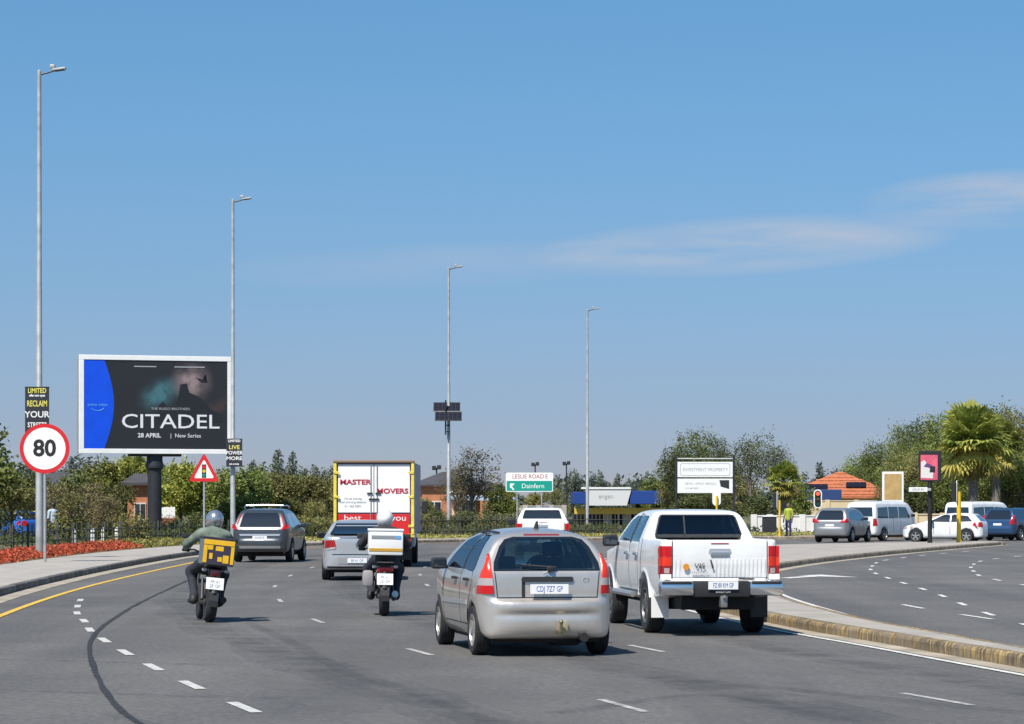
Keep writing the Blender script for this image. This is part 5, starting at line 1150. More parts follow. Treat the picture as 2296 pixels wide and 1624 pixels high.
# solar panels and camera clamped to the third lamp post
def solar_kit():
    Z = 154.6; root = empty('solar_panel_rig', (PX(1003, Z), Z, PZ(975, Z))); tag(root, 'pair of dark solar panels bracketed to the lamp post above the trees', 'solar panel')
    MB().tube([(-.10, .05, 0), (-.10, .05, 2.0)], .045, 8).build('mast', M_STEELD, root, True)
    for z_ in (.2, .55): MB().bbox((.0, .2, z_), (.3, .35, .05), .01).build('clamp', M_STEELD, root)
    rot = Matrix.Rotation(R(-38), 3, 'X')
    MP = mat('solar_cells', (.010, .012, .024), .6, spec=.1)
    for k, z_ in enumerate((1.06, 1.62)):
        p = MB().bbox((.06 - .10 * k, -.10 + .42 * k, z_ + .0), (1.56, .05, .66), .01, rot).build('panel', M_STEELD, root)
        for i in range(6):
            for j in range(3):
                cc = rot @ Vector((-.62 + i * .25, -.032, -.2 + j * .2)); MB().box((cc.x + .06 - .10 * k, cc.y - .10 + .42 * k, cc.z + z_), (.235, .01, .185), rot).build('cell', MP, p)
    MB().bbox((-.02, .13, 1.34), (1.6, .04, .05), .01).build('cross_rail', M_GALV, root)
    return root
solar_kit()
Z = 154.8
cm_ = empty('security_camera', (PX(1013, Z), Z, PZ(1106, Z))); tag(cm_, 'small white security camera on the solar lamp post', 'camera')
MB().bbox((0, 0, .05), (.14, .22, .12), .03).build('camera_body', M_SW, cm_, True); MB().tube([(-.16, .1, .02), (0, .05, .02)], .02, 6).build('camera_arm', M_SW, cm_); MB().lathe([(.001, -.03), (.05, -.02), (.05, .01), (.001, .02)], 'y', (0, -.12, .05), 12).build('camera_lens', M_SB, cm_)
# speed limit sign
Z = 78.0
sg_ = empty('speed_limit_sign', (PX(100, Z), Z, .14)); tag(sg_, 'round white 80 sign with red border on a grey post', 'road sign')
cz, rr = PZ(1006, Z) - .14, 56 * Z / FOC
MB().tube([(0, .05, -.1), (0, .05, cz + .3)], .045, 10).build('post', M_GALV, sg_, True)
pl = MB().lathe([(.001, 0), (rr, 0), (rr, .012), (.001, .012)], 'y', (0, 0, cz), 48).build('sign_disc', M_SR, sg_)
MB().lathe([(.001, -.004), (rr * .84, -.004), (rr * .84, -.001), (.001, -.001)], 'y', (0, 0, cz), 48).build('white_field', M_SW, pl)
text('numerals', '80', rr * .92, M_SB, pl, (0, -.006, cz - .01), ext=.001, sx=1.0, bold=.02)
for z_ in (-.35, .35): MB().bbox((0, .03, cz + z_), (.5, .03, .05), .008).build('stiffener', M_GALV, sg_)
# triangular traffic signal warning
Z = 106.0
sg_ = empty('warning_sign', (PX(457.5, Z), Z, .14)); tag(sg_, 'red-bordered triangular traffic light warning sign on a thin post', 'road sign')
cz, a = PZ(1080, Z) - .14, 70 * Z / FOC; hh = 65 * Z / FOC
MB().tube([(0, .05, -.1), (0, .05, cz + .7)], .04, 10).build('post', M_GALV, sg_, True)
def rtri(w, h, c0, q=.07):
    P = [(-w / 2, c0), (w / 2, c0), (0, c0 + h)]; return chaikin(P, 2, q)
pl = MB().prism(rtri(a, hh, cz), 'xz', 0, .012).build('sign_plate', M_SR, sg_)
MB().prism(rtri(a * .66, hh * .66, cz + hh * .115), 'xz', -.004, -.001).build('white_field', M_SW, pl)
sy = MB().bbox((0, -.006, cz + hh * .36), (.17, .006, hh * .46), .002).build('signal_symbol', M_SB, pl)
for k, m_ in enumerate((M_SR, M_SYEL, mat('symbol_green', (.0, .22, .16), .5))): MB().lathe([(.001, -.012), (.065, -.012), (.065, -.008), (.001, -.008)], 'y', (0, 0, cz + hh * (.50 - .14 * k)), 16).build('symbol_disc', m_, sy)
# ------------------------------------------------------------------ billboard
def billboard():
    Z = 132.0; s = Z / FOC; root = empty('billboard', (PX(350, Z), Z, .14), R(16.0)); tag(root, 'large white-framed billboard on a thick black pole, dark advert with blue edge', 'billboard')
    W, H = 344 * s, 220 * s; z0 = PZ(1018, Z) - .14; zc = z0 + H / 2; D = 1.4
    MW = mat('billboard_white', (.82, .82, .81), .5, var=.05, vscale=2)
    MB().bbox((0, D / 2 + .06, zc), (W - .12, D, H - .12), .02).build('cabinet', M_GALV, root)
    fw = .24
    for nm, c, d in (('frame_rail', (0, 0, z0 + H - fw / 2), (W, .16, fw)), ('frame_rail', (0, 0, z0 + fw / 2), (W, .16, fw)), ('frame_stile', (-W / 2 + fw / 2, 0, zc), (fw, .155, H - 2 * fw)), ('frame_stile', (W / 2 - fw / 2, 0, zc), (fw, .155, H - 2 * fw))):
        MB().bbox(c, d, .02).build(nm, MW, root)
    # printed advert: dark field with soft coloured glow (generic picture)
    m = bpy.data.materials.new('advert_print'); m.use_nodes = True; n, l = m.node_tree.nodes, m.node_tree.links; b = n['Principled BSDF']; b.inputs['Roughness'].default_value = .5
    tc = n.new('ShaderNodeTexCoord')
    def blob(c, r, col, prev):
        mp = n.new('ShaderNodeMapping'); mp.vector_type = 'TEXTURE'; mp.inputs['Location'].default_value = c; mp.inputs['Scale'].default_value = r; mp.inputs['Rotation'].default_value = (0, R(-32), 0); l.new(tc.outputs['Object'], mp.inputs[0])
        g = n.new('ShaderNodeTexGradient'); g.gradient_type = 'QUADRATIC_SPHERE'; l.new(mp.outputs[0], g.inputs[0])
        ns = n.new('ShaderNodeTexNoise'); ns.inputs['Scale'].default_value = 1.6; ns.inputs['Detail'].default_value = 4; l.new(tc.outputs['Object'], ns.inputs['Vector'])
        mu = n.new('ShaderNodeMath'); mu.operation = 'MULTIPLY'; l.new(g.outputs[0], mu.inputs[0]); mr = n.new('ShaderNodeMapRange'); mr.inputs[1].default_value = .3; mr.inputs[2].default_value = .6; mr.inputs[3].default_value = .5; mr.inputs[4].default_value = 2.2; l.new(ns.outputs['Fac'], mr.inputs[0]); l.new(mr.outputs[0], mu.inputs[1]); mu.use_clamp = True
        x = n.new('ShaderNodeMix'); x.data_type = 'RGBA'; l.new(mu.outputs[0], x.inputs['Factor']); x.inputs[7].default_value = (*col, 1)
        if prev is None: x.inputs[6].default_value = (.017, .018, .022, 1)
        else: l.new(prev, x.inputs[6])
        return x.outputs[2]
    p = blob((.2, 0, zc + .55), (1.5, 3, .95), (.05, .15, .175), None); p = blob((1.75, 0, zc + 1.15), (1.25, 3, 1.25), (.27, .20, .205), p); p = blob((3.0, 0, zc - .1), (1.2, 3, .5), (.05, .03, .03), p)
    l.new(p, b.inputs['Base Color'])
    x0, x1, y0, y1 = -W / 2 + fw, W / 2 - fw, z0 + fw, z0 + H - fw
    pn = MB().bbox(((x0 + x1) / 2, -.02, zc), (x1 - x0, .04, y1 - y0), .004).build('advert_panel', m, root)
    bulge = [(x0, y0), (x0 + 1.0, y0)] + [(x0 + 1.0 + .47 * math.sin(math.pi * t), y0 + (y1 - y0) * t) for t in np.linspace(.08, .92, 11)] + [(x0 + 1.0, y1), (x0, y1)]
    MB().prism(bulge, 'xz', -.05, -.041).build('blue_panel', mat('advert_blue', (.0, .075, .72), .45, var=.08, vscale=1.5), pn)
    MLB = mat('advert_pale_blue', (.10, .42, .85), .5); MLT = mat('advert_white', (.74, .73, .76), .5); MD = mat('advert_silhouette', (.012, .013, .018), .5); MG = mat('advert_grey', (.38, .38, .40), .5)
    cx = x0 + .66
    text('logo_lettering', 'prime video', .20, MLB, pn, (cx, -.055, zc - .02), ext=.002)
    sm = [(cx + .34 * math.cos(t), -.053, zc - .10 + .22 * math.sin(t)) for t in np.linspace(R(205), R(335), 12)]; MB().tube(sm, .016, 6).build('logo_smile', MLB, pn)
    # generic dark ridge shapes in the picture
    MB().prism([(.05, y0 + 1.35), (.10, y0 + 2.15), (.35, y0 + 2.35), (.6, y0 + 2.0), (.9, y0 + 1.95), (1.1, y0 + 2.6), (1.2, y0 + 3.2), (1.5, y0 + 3.25), (1.65, y0 + 2.8), (2.2, y0 + 2.55), (2.7, y0 + 2.0), (3.3, y0 + 1.7), (3.3, y0 + 1.35)], 'xz', -.047, -.0415).build('dark_shape', MD, pn)
    MB().prism([(1.95, y0 + 3.55), (2.35, y0 + 3.45), (2.45, y0 + 3.75), (2.3, y0 + 3.5), (2.55, y0 + 3.3), (2.25, y0 + 3.3)], 'xz', -.0472, -.0417).build('dark_shape', MD, pn)
    text('title_lettering', 'CITADEL', .98, MLT, pn, (x0 + 4.25, -.055, y0 + 1.33), ext=.003, sx=1.26, bold=.004)
    text('subtitle_lettering', 'THE RUSSO BROTHERS', .17, MG, pn, (x0 + 4.25, -.055, y0 + 1.98), ext=.002, sx=1.1)
    text('date_lettering', '28 APRIL', .30, MLT, pn, (x0 + 3.2, -.055, y0 + .66), ext=.002, bold=.006); text('date_lettering', '|  New Series', .28, MLT, pn, (x0 + 5.0, -.055, y0 + .66), ext=.002)
    for cxx, ww in ((x0 + 3.0, 1.1), (x0 + 5.2, 1.5)): MB().box((cxx, -.052, y1 - .3), (ww, .004, .05)).build('credit_line', MG, pn)
    MB().lathe([(.52, -.1), (.52, .15), (.36, .16), (.345, z0 - .75), (.44, z0 - .7), (.46, z0 - .55), (.40, z0 - .35), (.38, z0 + .4)], 'z', (0, .5, 0), 24).build('column', M_STEELD, root, True)
    MB().bbox((0, .5, z0 + .02), (2.6, .5, .28), .03).build('column_head', M_STEELD, root)
    return root
billboard()
# ------------------------------------------------------------------ direction sign
def direction_sign():
    Z = 135.0; s = Z / FOC; root = empty('direction_sign', (PX(1187, Z), Z, .15), R(-3)); tag(root, 'green and white street direction sign on two thin posts', 'road sign')
    W = 106 * s; zt, zm, zb = PZ(1060, Z) - .15, PZ(1078, Z) - .15, PZ(1103, Z) - .15
    for x in (-.62, .62): MB().tube([(x, .05, -.1), (x, .05, zt - .1)], .035, 8).build('post', M_GALV, root, True)
    b = MB().prism(rrect(-W / 2, zb, W / 2, zt, .07), 'xz', 0, .015).build('sign_board', M_SW, root)
    MB().prism(rrect(-W / 2 + .04, zb + .04, W / 2 - .04, zm - .01, .05), 'xz', -.004, -.0005).build('green_field', M_SG, b)
    for wd, xx in (('LESLIE', -.5), ('ROAD', .35), ('E', .86)): text('street_name', wd, .30, mat('sign_text_red', (.40, .06, .07), .5), b, (xx, -.003, (zt + zm) / 2), ext=.002, sx=.92)
    text('place_name', 'Dainfern', .33, M_SW, b, (.18, -.006, (zb + zm) / 2), ext=.002)
    MB().prism([(-1.74 - u, v) for u, v in [(-.98, zb + .12), (-.93, zb + .07), (-.80, zb + .22), (-.76, zb + .18), (-.76, zb + .42), (-1.0, zb + .42), (-.96, zb + .37), (-.86, zb + .27)]], 'xz', -.008, -.0045).build('arrow', M_SW, b)
direction_sign()
# white information board by the far kerb
def info_board():
    Z = 150.0; s = Z / FOC; root = empty('information_board', (PX(1581, Z), Z, .15), R(2)); tag(root, 'white two-panel notice board on dark posts in front of the dark tree', 'sign board')
    W = 124 * s; z3, z2, z1 = PZ(1036, Z) - .15, PZ(1072, Z) - .15, PZ(1106, Z) - .15
    for x in (-W / 2 - .08, W / 2 + .08): MB().bbox((x, .05, (z3 + .3) / 2), (.12, .12, z3 + .5), .02).build('post', M_STEELD, root)
    MB().tube([(-W / 2, .05, z3 + .18), (W / 2, .05, z3 + .18)], .04, 6).build('top_bar', M_GALV, root)
    a = MB().bbox((0, 0, (z2 + z3) / 2 + .02), (W, .06, z3 - z2 - .04), .015).build('upper_panel', M_SW, root); c = MB().bbox((0, 0, (z1 + z2) / 2 - .02), (W, .06, z2 - z1 - .04), .015).build('lower_panel', M_SW, root)
    MG = mat('board_grey', (.36, .36, .38), .6)
    fr = rrect(-W / 2 + .14, z2 + .12, W / 2 - .14, z3 - .08, .12); fi = rrect(-W / 2 + .17, z2 + .15, W / 2 - .17, z3 - .11, .10); n = len(fr)
    MB().add([(x, -.033, z) for x, z in fr] + [(x, -.033, z) for x, z in fi], [(i, (i + 1) % n, n + (i + 1) % n, n + i) for i in range(n)]).build('border_line', MG, a)
    text('board_lettering', 'INVESTMENT PROPERTY', .26, MG, a, (0, -.034, (z2 + z3) / 2 + .01), ext=.002, sx=.9)
    text('board_lettering', 'RETAIL  OFFICE  MEDICAL', .15, MG, c, (-.25, -.034, z2 - .32), ext=.002); text('board_lettering', '011 467 4000', .13, MG, c, (-.75, -.034, z2 - .58), ext=.002)
    MB().prism([(W / 2 - .75, z2 - .12), (W / 2 - .2, z2 - .12), (W / 2 - .2, z2 - .62), (W / 2 - .68, z2 - .48)], 'xz', -.036, -.031).build('board_emblem', M_CHAR, c)
info_board()
# tan backed board and small lightbox
Z = 148.0; s = Z / FOC
o = empty('backed_sign', (PX(2002, Z), Z, .05)); tag(o, 'pale framed board with tan panel left of the black lightbox', 'sign board')
w, za, zb = 48 * s, PZ(1128, Z), PZ(1060, Z)
MB().bbox((0, 0, (za + zb) / 2), (w, .10, zb - za), .02).build('frame', M_SW, o); MB().bbox((0, -.052, (za + zb) / 2), (w - .22, .01, zb - za - .24), .004).build('panel', mat('board_tan', (.47, .31, .12), .6, var=.15, vscale=3), o)
MB().bbox((0, .08, za / 2), (.12, .10, za + .3), .02).build('post', M_STEELD, o)
Z = 118.5; s = Z / FOC
o = empty('lightbox_sign', (PX(2085, Z), Z, .152), R(-6)); tag(o, 'black lightbox with pink and red poster on a black pole at the island tip', 'sign board')
w, za, zb = 50 * s, PZ(1080, Z) - .15, PZ(1011, Z) - .15
MB().bbox((0, 0, (za + zb) / 2), (w, .24, zb - za), .02).build('cabinet', M_SB, o)
p = MB().bbox((-.04, -.122, (za + zb) / 2 - .06), (w - .24, .012, zb - za - .26), .004).build('poster_panel', mat('poster_pink', (.62, .10, .16), .5, var=.25, vscale=2.5), o)
MB().prism([(-.40, za + .16), (.12, za + .14), (.16, za + .55), (-.08, za + .72), (-.25, za + .95), (-.40, za + .85)], 'xz', -.134, -.129).build('poster_shape', mat('poster_pale', (.62, .60, .58), .5), p)
MB().prism([(-.02, za + .40), (.22, za + .40), (.22, za + .68), (.0, za + .66)], 'xz', -.138, -.1345).build('poster_shape', M_SB, p)
MB().prism([(-.28, za + .66), (.05, za + .58), (.10, za + .72), (-.15, za + .82)], 'xz', -.1375, -.1342).build('poster_shape', mat('poster_purple', (.12, .05, .16), .5), p)
MB().lathe([(.12, -.05), (.12, .04), (.10, .05), (.10, za + .1)], 'z', (0, 0, 0), 14).build('pole', M_SB, o, True)
Z = 118.3
o = empty('street_name_sign', (PX(2083, Z), Z, PZ(1103, Z))); tag(o, 'white street name plate fixed to the lightbox pole', 'road sign'); MB().bbox((-.48, 0, .10), (.82, .03, .20), .01).build('plate', M_SW, o); MB().bbox((0, -.02, .10), (.16, .20, .12), .02).build('clamp', M_GALV, o)
text('plate_lettering', 'LESLIE RD', .13, M_SB, o, (-.48, -.017, .10), ext=.001)
# ------------------------------------------------------------------ traffic signals
def signal(x, y, z, h, label, face, rz=0.0, pole_r=.06, red=True):
    root = empty('traffic_signal', (x, y, z), rz); tag(root, label, 'traffic light')
    MB().lathe([(pole_r * 1.3, -.05), (pole_r * 1.3, .1), (pole_r, .11), (pole_r, h)], 'z', n=12).build('pole', M_SYEL, root, True)
    if face is None: return root
    c = h + .1 - .12; dy = -.12 if face > 0 else .12
    b = MB().prism(rrect(-.23, c - .52, .23, c + .52, .2), 'xz', dy - .02, dy + .0).build('backing_board', M_SW if face > 0 else M_SW, root)
    i_ = MB().prism(rrect(-.17, c - .46, .17, c + .46, .16), 'xz', dy - (.03 if face > 0 else -.005), dy - (.021 if face > 0 else -.012)).build('inner_board', M_SB, b)
    MB().bbox((0, dy + .10, c), (.26, .18, .88), .04).build('signal_case', M_SB, root)
    if face > 0:
        for k, m_ in enumerate((mat('signal_red_lit', (.7, .05, .03), .3, emit=(1, .08, .03), estr=1.6), mat('signal_amber_off', (.10, .06, .01), .3), mat('signal_green_off', (.01, .07, .04), .3))):
            MB().lathe([(.001, -.05), (.10, -.05), (.105, -.03), (.105, 0)], 'y', (0, dy - .03, c + .29 - .29 * k), 18).build('signal_lens', m_, root, True)
            MB().tube([(.12 * math.cos(t), dy - .09, c + .29 - .29 * k + .12 * math.sin(t)) for t in np.linspace(R(-10), R(190), 10)], .016, 5).build('visor', M_SB, root)
    return root
signal(PX(1833, 150), 150, .15, PZ(1132, 150) + .2, 'traffic light showing red on a yellow pole above the grey SUV', 1)
signal(PX(1607, 147), 147, .15, PZ(1118, 147), 'traffic light seen from behind below the white notice board', -1)
signal(PX(1748, 144), 144, .15, PZ(1128, 144), 'yellow traffic signal pole beside the person in the lime vest', -1, rz=R(75))
signal(PX(2150, 120.5), 120.5, .152, PZ(1110, 120.5), 'thick yellow signal pole at the island tip right of the lightbox', -1, rz=R(85), pole_r=.10)
# ------------------------------------------------------------------ buildings
M_TERR = mat('terracotta_wall', (.50, .20, .10), .85, var=.15, vscale=1.2); M_CREAM = mat('cream_wall', (.62, .50, .32), .85, var=.08, vscale=1); M_TILE = mat('roof_tile_orange', (.40, .125, .055), .8, objrand=.22, var=.2, vscale=3)
M_ROOFD = mat('roof_dark', (.06, .058, .065), .8, var=.2, vscale=2); M_WINF = mat('window_frame_white', (.65, .65, .63), .5); M_WALLW = mat('wall_white', (.70, .69, .66), .85, var=.07, vscale=1)
def house_block(name, x, y, w, d, h, rz, label, wall, roof_m, rh, wins, hip=True, cat='building', z=.1, group=None):
    root = empty(name, (x, y, z), rz); tag(root, label, cat, group)
    MB().box((0, 0, h / 2), (w, d, h)).build('wall', wall, root)
    o_ = .35; a, b = w / 2 + o_, d / 2 + o_; rdg = max(.3, a - b * .95) if hip else a
    MB().add([(-a, -b, h), (a, -b, h), (a, b, h), (-a, b, h), (-rdg, 0, h + rh), (rdg, 0, h + rh), (-a, -b, h - .14), (a, -b, h - .14), (a, b, h - .14), (-a, b, h - .14)], [(0, 1, 5, 4), (1, 2, 5), (2, 3, 4, 5), (3, 0, 4), (6, 7, 1, 0), (7, 8, 2, 1), (8, 9, 3, 2), (9, 6, 0, 3), (9, 8, 7, 6)]).build('roof', roof_m, root)
    for wx, wz, ww, wh in wins:
        f_ = MB().bbox((wx, -d / 2 - .02, wz), (ww, .08, wh), .01).build('window', M_WINF, root)
        for sg in (-1, 1): MB().box((wx + sg * ww * .24, -d / 2 - .063, wz), (ww * .42, .01, wh * .86)).build('pane', M_GLASSD, f_)
    return root
wn_ = lambda xs, zs: [(a, b, 1.1, 1.1) for a in xs for b in zs]
house_block('townhouse', PX(1000, 205), 205, 4.4, 7, 3.3, R(8), 'terracotta townhouse seen between the solar lamp post and the truck', M_TERR, M_ROOFD, 1.0, wn_((-1.3, 1.3), (1.5,)))
house_block('townhouse', PX(1078, 225), 225, 4.0, 7, 3.0, R(8), 'terracotta townhouse behind the bare tree, right of the solar lamp post', M_TERR, M_ROOFD, .9, wn_((-1.1, 1.1), (1.4,)))
house_block('gatehouse', PX(314, 141), 141, 1.3, 3, 2.9, R(8), 'narrow terracotta gatehouse just left of the billboard pole', M_TERR, M_ROOFD, .5, [(0, 1.4, .6, .9)])
house_block('townhouse', PX(140, 175), 175, 6.5, 6, 2.9, R(-6), 'ochre house glimpsed behind the trees below the speed sign', mat('ochre_wall', (.42, .26, .12), .85, var=.15, vscale=1.2), M_ROOFD, 1.0, wn_((-2, 0, 2), (1.6,)))
# tiled house with solar roof
def tiled_house():
    Z = 236.0; s = Z / FOC; root = empty('tiled_house', (PX(1884, Z), Z, 0), R(-10)); tag(root, 'cream house with orange tiled hip roof carrying solar panels', 'house')
    w, d, h, rh = 9.8, 6.0, PZ(1113, Z), PZ(1058, Z) - PZ(1113, Z)
    MB().box((0, 0, h / 2), (w, d, h)).build('wall', M_CREAM, root)
    a, b = w / 2 + .5, d / 2 + .5; rd = .15
    rf = MB().add([(-a, -b, h), (a, -b, h), (a, b, h), (-a, b, h), (-rd, 0, h + rh), (rd, 0, h + rh), (-a, -b, h - .2), (a, -b, h - .2), (a, b, h - .2), (-a, b, h - .2)], [(0, 1, 5, 4), (1, 2, 5), (2, 3, 4, 5), (3, 0, 4), (6, 7, 1, 0), (7, 8, 2, 1), (8, 9, 3, 2), (9, 6, 0, 3), (9, 8, 7, 6)]).build('roof', M_TILE, root)
    # tile courses, front slope and right slope
    for k in range(7):
        f = (k + .5) / 7; t = MB()
        x0, x1 = -a + (a - rd) * f, a - (a - rd) * f; yy, z_ = -b * (1 - f), h + rh * f
        rot = Matrix.Rotation(math.atan2(rh, b), 3, 'X'); t.box((0, yy - .03, z_ + .03), (x1 - x0, .16, .02), rot); t.build('tile_course', M_TILE, rf)
    MP = mat('solar_cells', (.010, .012, .024), .6, spec=.1); sl = math.atan2(rh, b); rot = Matrix.Rotation(sl, 3, 'X')
    for i in range(4):
        f = .30; MB().box((-3.0 + i * .58, -b * (1 - f) - .06, h + rh * f + .14), (.56, 1.0, .05), rot).build('solar_panel', MP, rf)
    for i in range(3):
        f = .40; MB().box((.9 + i * .58, -b * (1 - f) - .06, h + rh * f + .14), (.56, .8, .05), rot).build('solar_panel', MP, rf)
    for i in range(3):
        f_ = MB().bbox((-2.4 + i * 2.4, -d / 2 - .03, h - 1.0), (1.2, .08, 1.0), .01).build('window', M_WINF, root); MB().box((-2.4 + i * 2.4, -d / 2 - .075, h - 1.0), (1.05, .01, .85)).build('pane', M_GLASSD, f_)
tiled_house()
Z = 228.0
o = empty('blue_awning', (PX(1838, Z), Z, 0), R(-6)); tag(o, 'dark blue flat awning in front of the tiled house', 'awning')
zt = PZ(1098, Z); zb = PZ(1127, Z); w = 96 * Z / FOC
MB().bbox((0, 0, (zt + zb) / 2), (w, 2.4, zt - zb), .05).build('fascia', mat('awning_blue', (.02, .05, .16), .5), o)
for sx in (-1, 0, 1): MB().box((sx * (w / 2 - .3), .2, zb / 2), (.16, .16, zb)).build('post', M_WALLW, o)
# low boundary walls
def low_wall(x0, x1, Z, ztop, label, m, name='boundary_wall', z=.13, n=4):
    o = empty(name, (PX((x0 + x1) / 2, Z), Z, z)); tag(o, label, 'wall'); L = (x1 - x0) * Z / FOC
    MB().box((0, 0, ztop / 2), (L, .22, ztop)).build('panel', m, o); MB().box((0, 0, ztop + .035), (L + .05, .30, .07)).build('coping', m, o)
    for i in range(n + 1): MB().box((-L / 2 + L * i / n, -.02, ztop / 2 + .04), (.34, .34, ztop + .16)).build('pier', m, o)
low_wall(1690, 1835, 156, PZ(1163, 156), 'low white wall between the notice board and the grey SUV', M_WALLW)
low_wall(1790, 2050, 205, PZ(1128, 205), 'cream garden wall in front of the tiled house', M_CREAM)
low_wall(1120, 1265, 196, PZ(1140, 196), 'pale wall behind the direction sign and white pickup', mat('wall_buff', (.40, .37, .33), .85, var=.15, vscale=2), n=5)
low_wall(2050, 2115, 150, PZ(1160, 150), 'short cream gate wall behind the white hatchback', M_CREAM, n=1)
# filling station canopy
def canopy():
    Z = 212.0; s = Z / FOC; root = empty('filling_station', (PX(1386, Z), Z, 0), R(2)); tag(root, 'low blue and white forecourt canopy with yellow beam beneath', 'canopy')
    MBL = mat('canopy_blue', (.012, .05, .24), .5); MWH = mat('canopy_white', (.62, .62, .62), .5); zt, zb = PZ(1096, Z), PZ(1131, Z); w = 206 * s
    x1, x2 = -w / 2 + 34 * s, -w / 2 + 124 * s
    MB().bbox(((-w / 2 + x1) / 2, 0, (zt + zb) / 2 - .12), (x1 + w / 2 - .02, 5, zt - zb - .3), .04).build('blue_fascia', MBL, root); MB().bbox(((x2 + w / 2) / 2, 0, (zt + zb) / 2 - .08), (w / 2 - x2 - .02, 5, zt - zb - .2), .04).build('blue_fascia', MBL, root)
    f = MB().prism([(x1 - .1, zb - .1), (x2 - .25, zb - .1), (x2 + .12, zt), (x1 + .0, zt)], 'xz', -2.6, 2.4).build('white_fascia', MWH, root); MB().box(((x1 + x2) / 2 - .3, -2.62, zt + .03), (x2 - x1 + .7, .1, .14)).build('white_trim', M_SW, root)
    text('fascia_lettering', 'engen', .5, mat('fascia_text', (.36, .36, .38), .6), f, ((x1 + x2) / 2 - .3, -2.61, (zt + zb) / 2), ext=.003)
    MY = mat('beam_yellow', (.62, .42, .07), .6); MB().bbox((0, -1.6, PZ(1146, Z)), (w * .98, .3, .5), .03).build('yellow_beam', MY, root)
    for x in (-.3, .22, .44): MB().bbox((w * x, .3, zb / 2), (.36, .4, zb), .02).build('column', M_STEELD if x > 0 else MBL, root)
    MB().box((0, 3.2, PZ(1165, Z) / 2 + .2), (w * .95, .3, PZ(1150, Z))).build('shop_front', mat('shop_dark', (.05, .05, .055), .5), root)
    for i in range(6): MB().box((-w * .4 + i * w * .16, 3.03, .9), (w * .12, .04, 1.1)).build('shop_window', M_GLASSD, root)
    for x in (-.12, .1): MB().bbox((w * x, .1, .7), (.6, .5, 1.4), .05).build('fuel_pump', MWH, root)
canopy()
# blue vehicles/shade structures behind the fence by the direction sign
Z = 200.0
o = empty('shade_sail', (PX(1085, Z), Z, 0)); tag(o, 'pale blue shade roof over parking behind the bare tree', 'canopy')
MB().add([(-2.6, -1.2, PZ(1118, Z)), (2.4, -1.2, PZ(1121, Z)), (2.4, 1.6, PZ(1112, Z)), (-2.6, 1.6, PZ(1110, Z)), (-2.6, -1.2, PZ(1118, Z) - .1), (2.4, -1.2, PZ(1121, Z) - .1), (2.4, 1.6, PZ(1112, Z) - .1), (-2.6, 1.6, PZ(1110, Z) - .1)], [(0, 1, 2, 3), (7, 6, 5, 4), (0, 4, 5, 1), (1, 5, 6, 2), (2, 6, 7, 3), (3, 7, 4, 0)]).build('cover', mat('shade_blue', (.38, .46, .60), .7), o)
for x in (-2.3, 0, 2.1): MB().box((x, 0, PZ(1118, Z) / 2), (.12, .12, PZ(1118, Z))).build('post', M_WALLW, o)
# refuse bin / kiosk by the white wall, and panel board far left
Z = 149.0
o = empty('steel_cabinet', (PX(1725, Z), Z, .14)); tag(o, 'black roadside cabinet in front of the low white wall', 'cabinet'); MB().bbox((0, 0, .52), (.75, .6, 1.04), .03).build('case', M_CHAR, o); MB().bbox((0, 0, 1.07), (.82, .68, .06), .02).build('lid', M_SW, o); MB().bbox((0, -.305, .5), (.60, .02, .8), .01).build('door', M_STEELD, o)
Z = 140.0
o = empty('hoarding_sign', (PX(377, Z), Z, .142)); tag(o, 'small white and red hoarding on posts right of the billboard pole', 'sign board')
za, zb = PZ(1173, Z) - .14, PZ(1137, Z) - .14; MB().bbox((0, 0, (za + zb) / 2 + .12), (.74, .05, (zb - za) * .68), .01).build('upper_panel', M_SW, o); MB().bbox((0, 0, za + .13), (.74, .05, .26), .01).build('lower_panel', mat('hoarding_red', (.40, .06, .06), .6), o)
for x in (-.32, .32): MB().box((x, .05, zb / 2), (.06, .06, zb)).build('post', M_GALV, o)
# floodlight masts
for x_, y_, Z, lb in ((1200, 1042, 300, 'left of the two floodlight masts above the direction sign'), (1270, 1040, 300, 'right of the two floodlight masts above the direction sign'), (979, 1050, 260, 'short floodlight mast just right of the moving truck')):
    o = empty('floodlight_mast', (PX(x_, Z), Z, 0)); tag(o, lb, 'floodlight'); h = PZ(y_, Z)
    MB().tube([(0, 0, -.1), (0, 0, h)], [.10, .07], 8).build('pole', M_STEELD, o, True); MB().bbox((0, 0, h), (.85, .08, .08), .02).build('crossbar', M_STEELD, o)
    for sx in (-1, 1): MB().bbox((sx * .24, -.1, h + .12 * sx * .3 + .05), (.40, .25, .42), .05).build('lamp_head', M_STEELD, o)
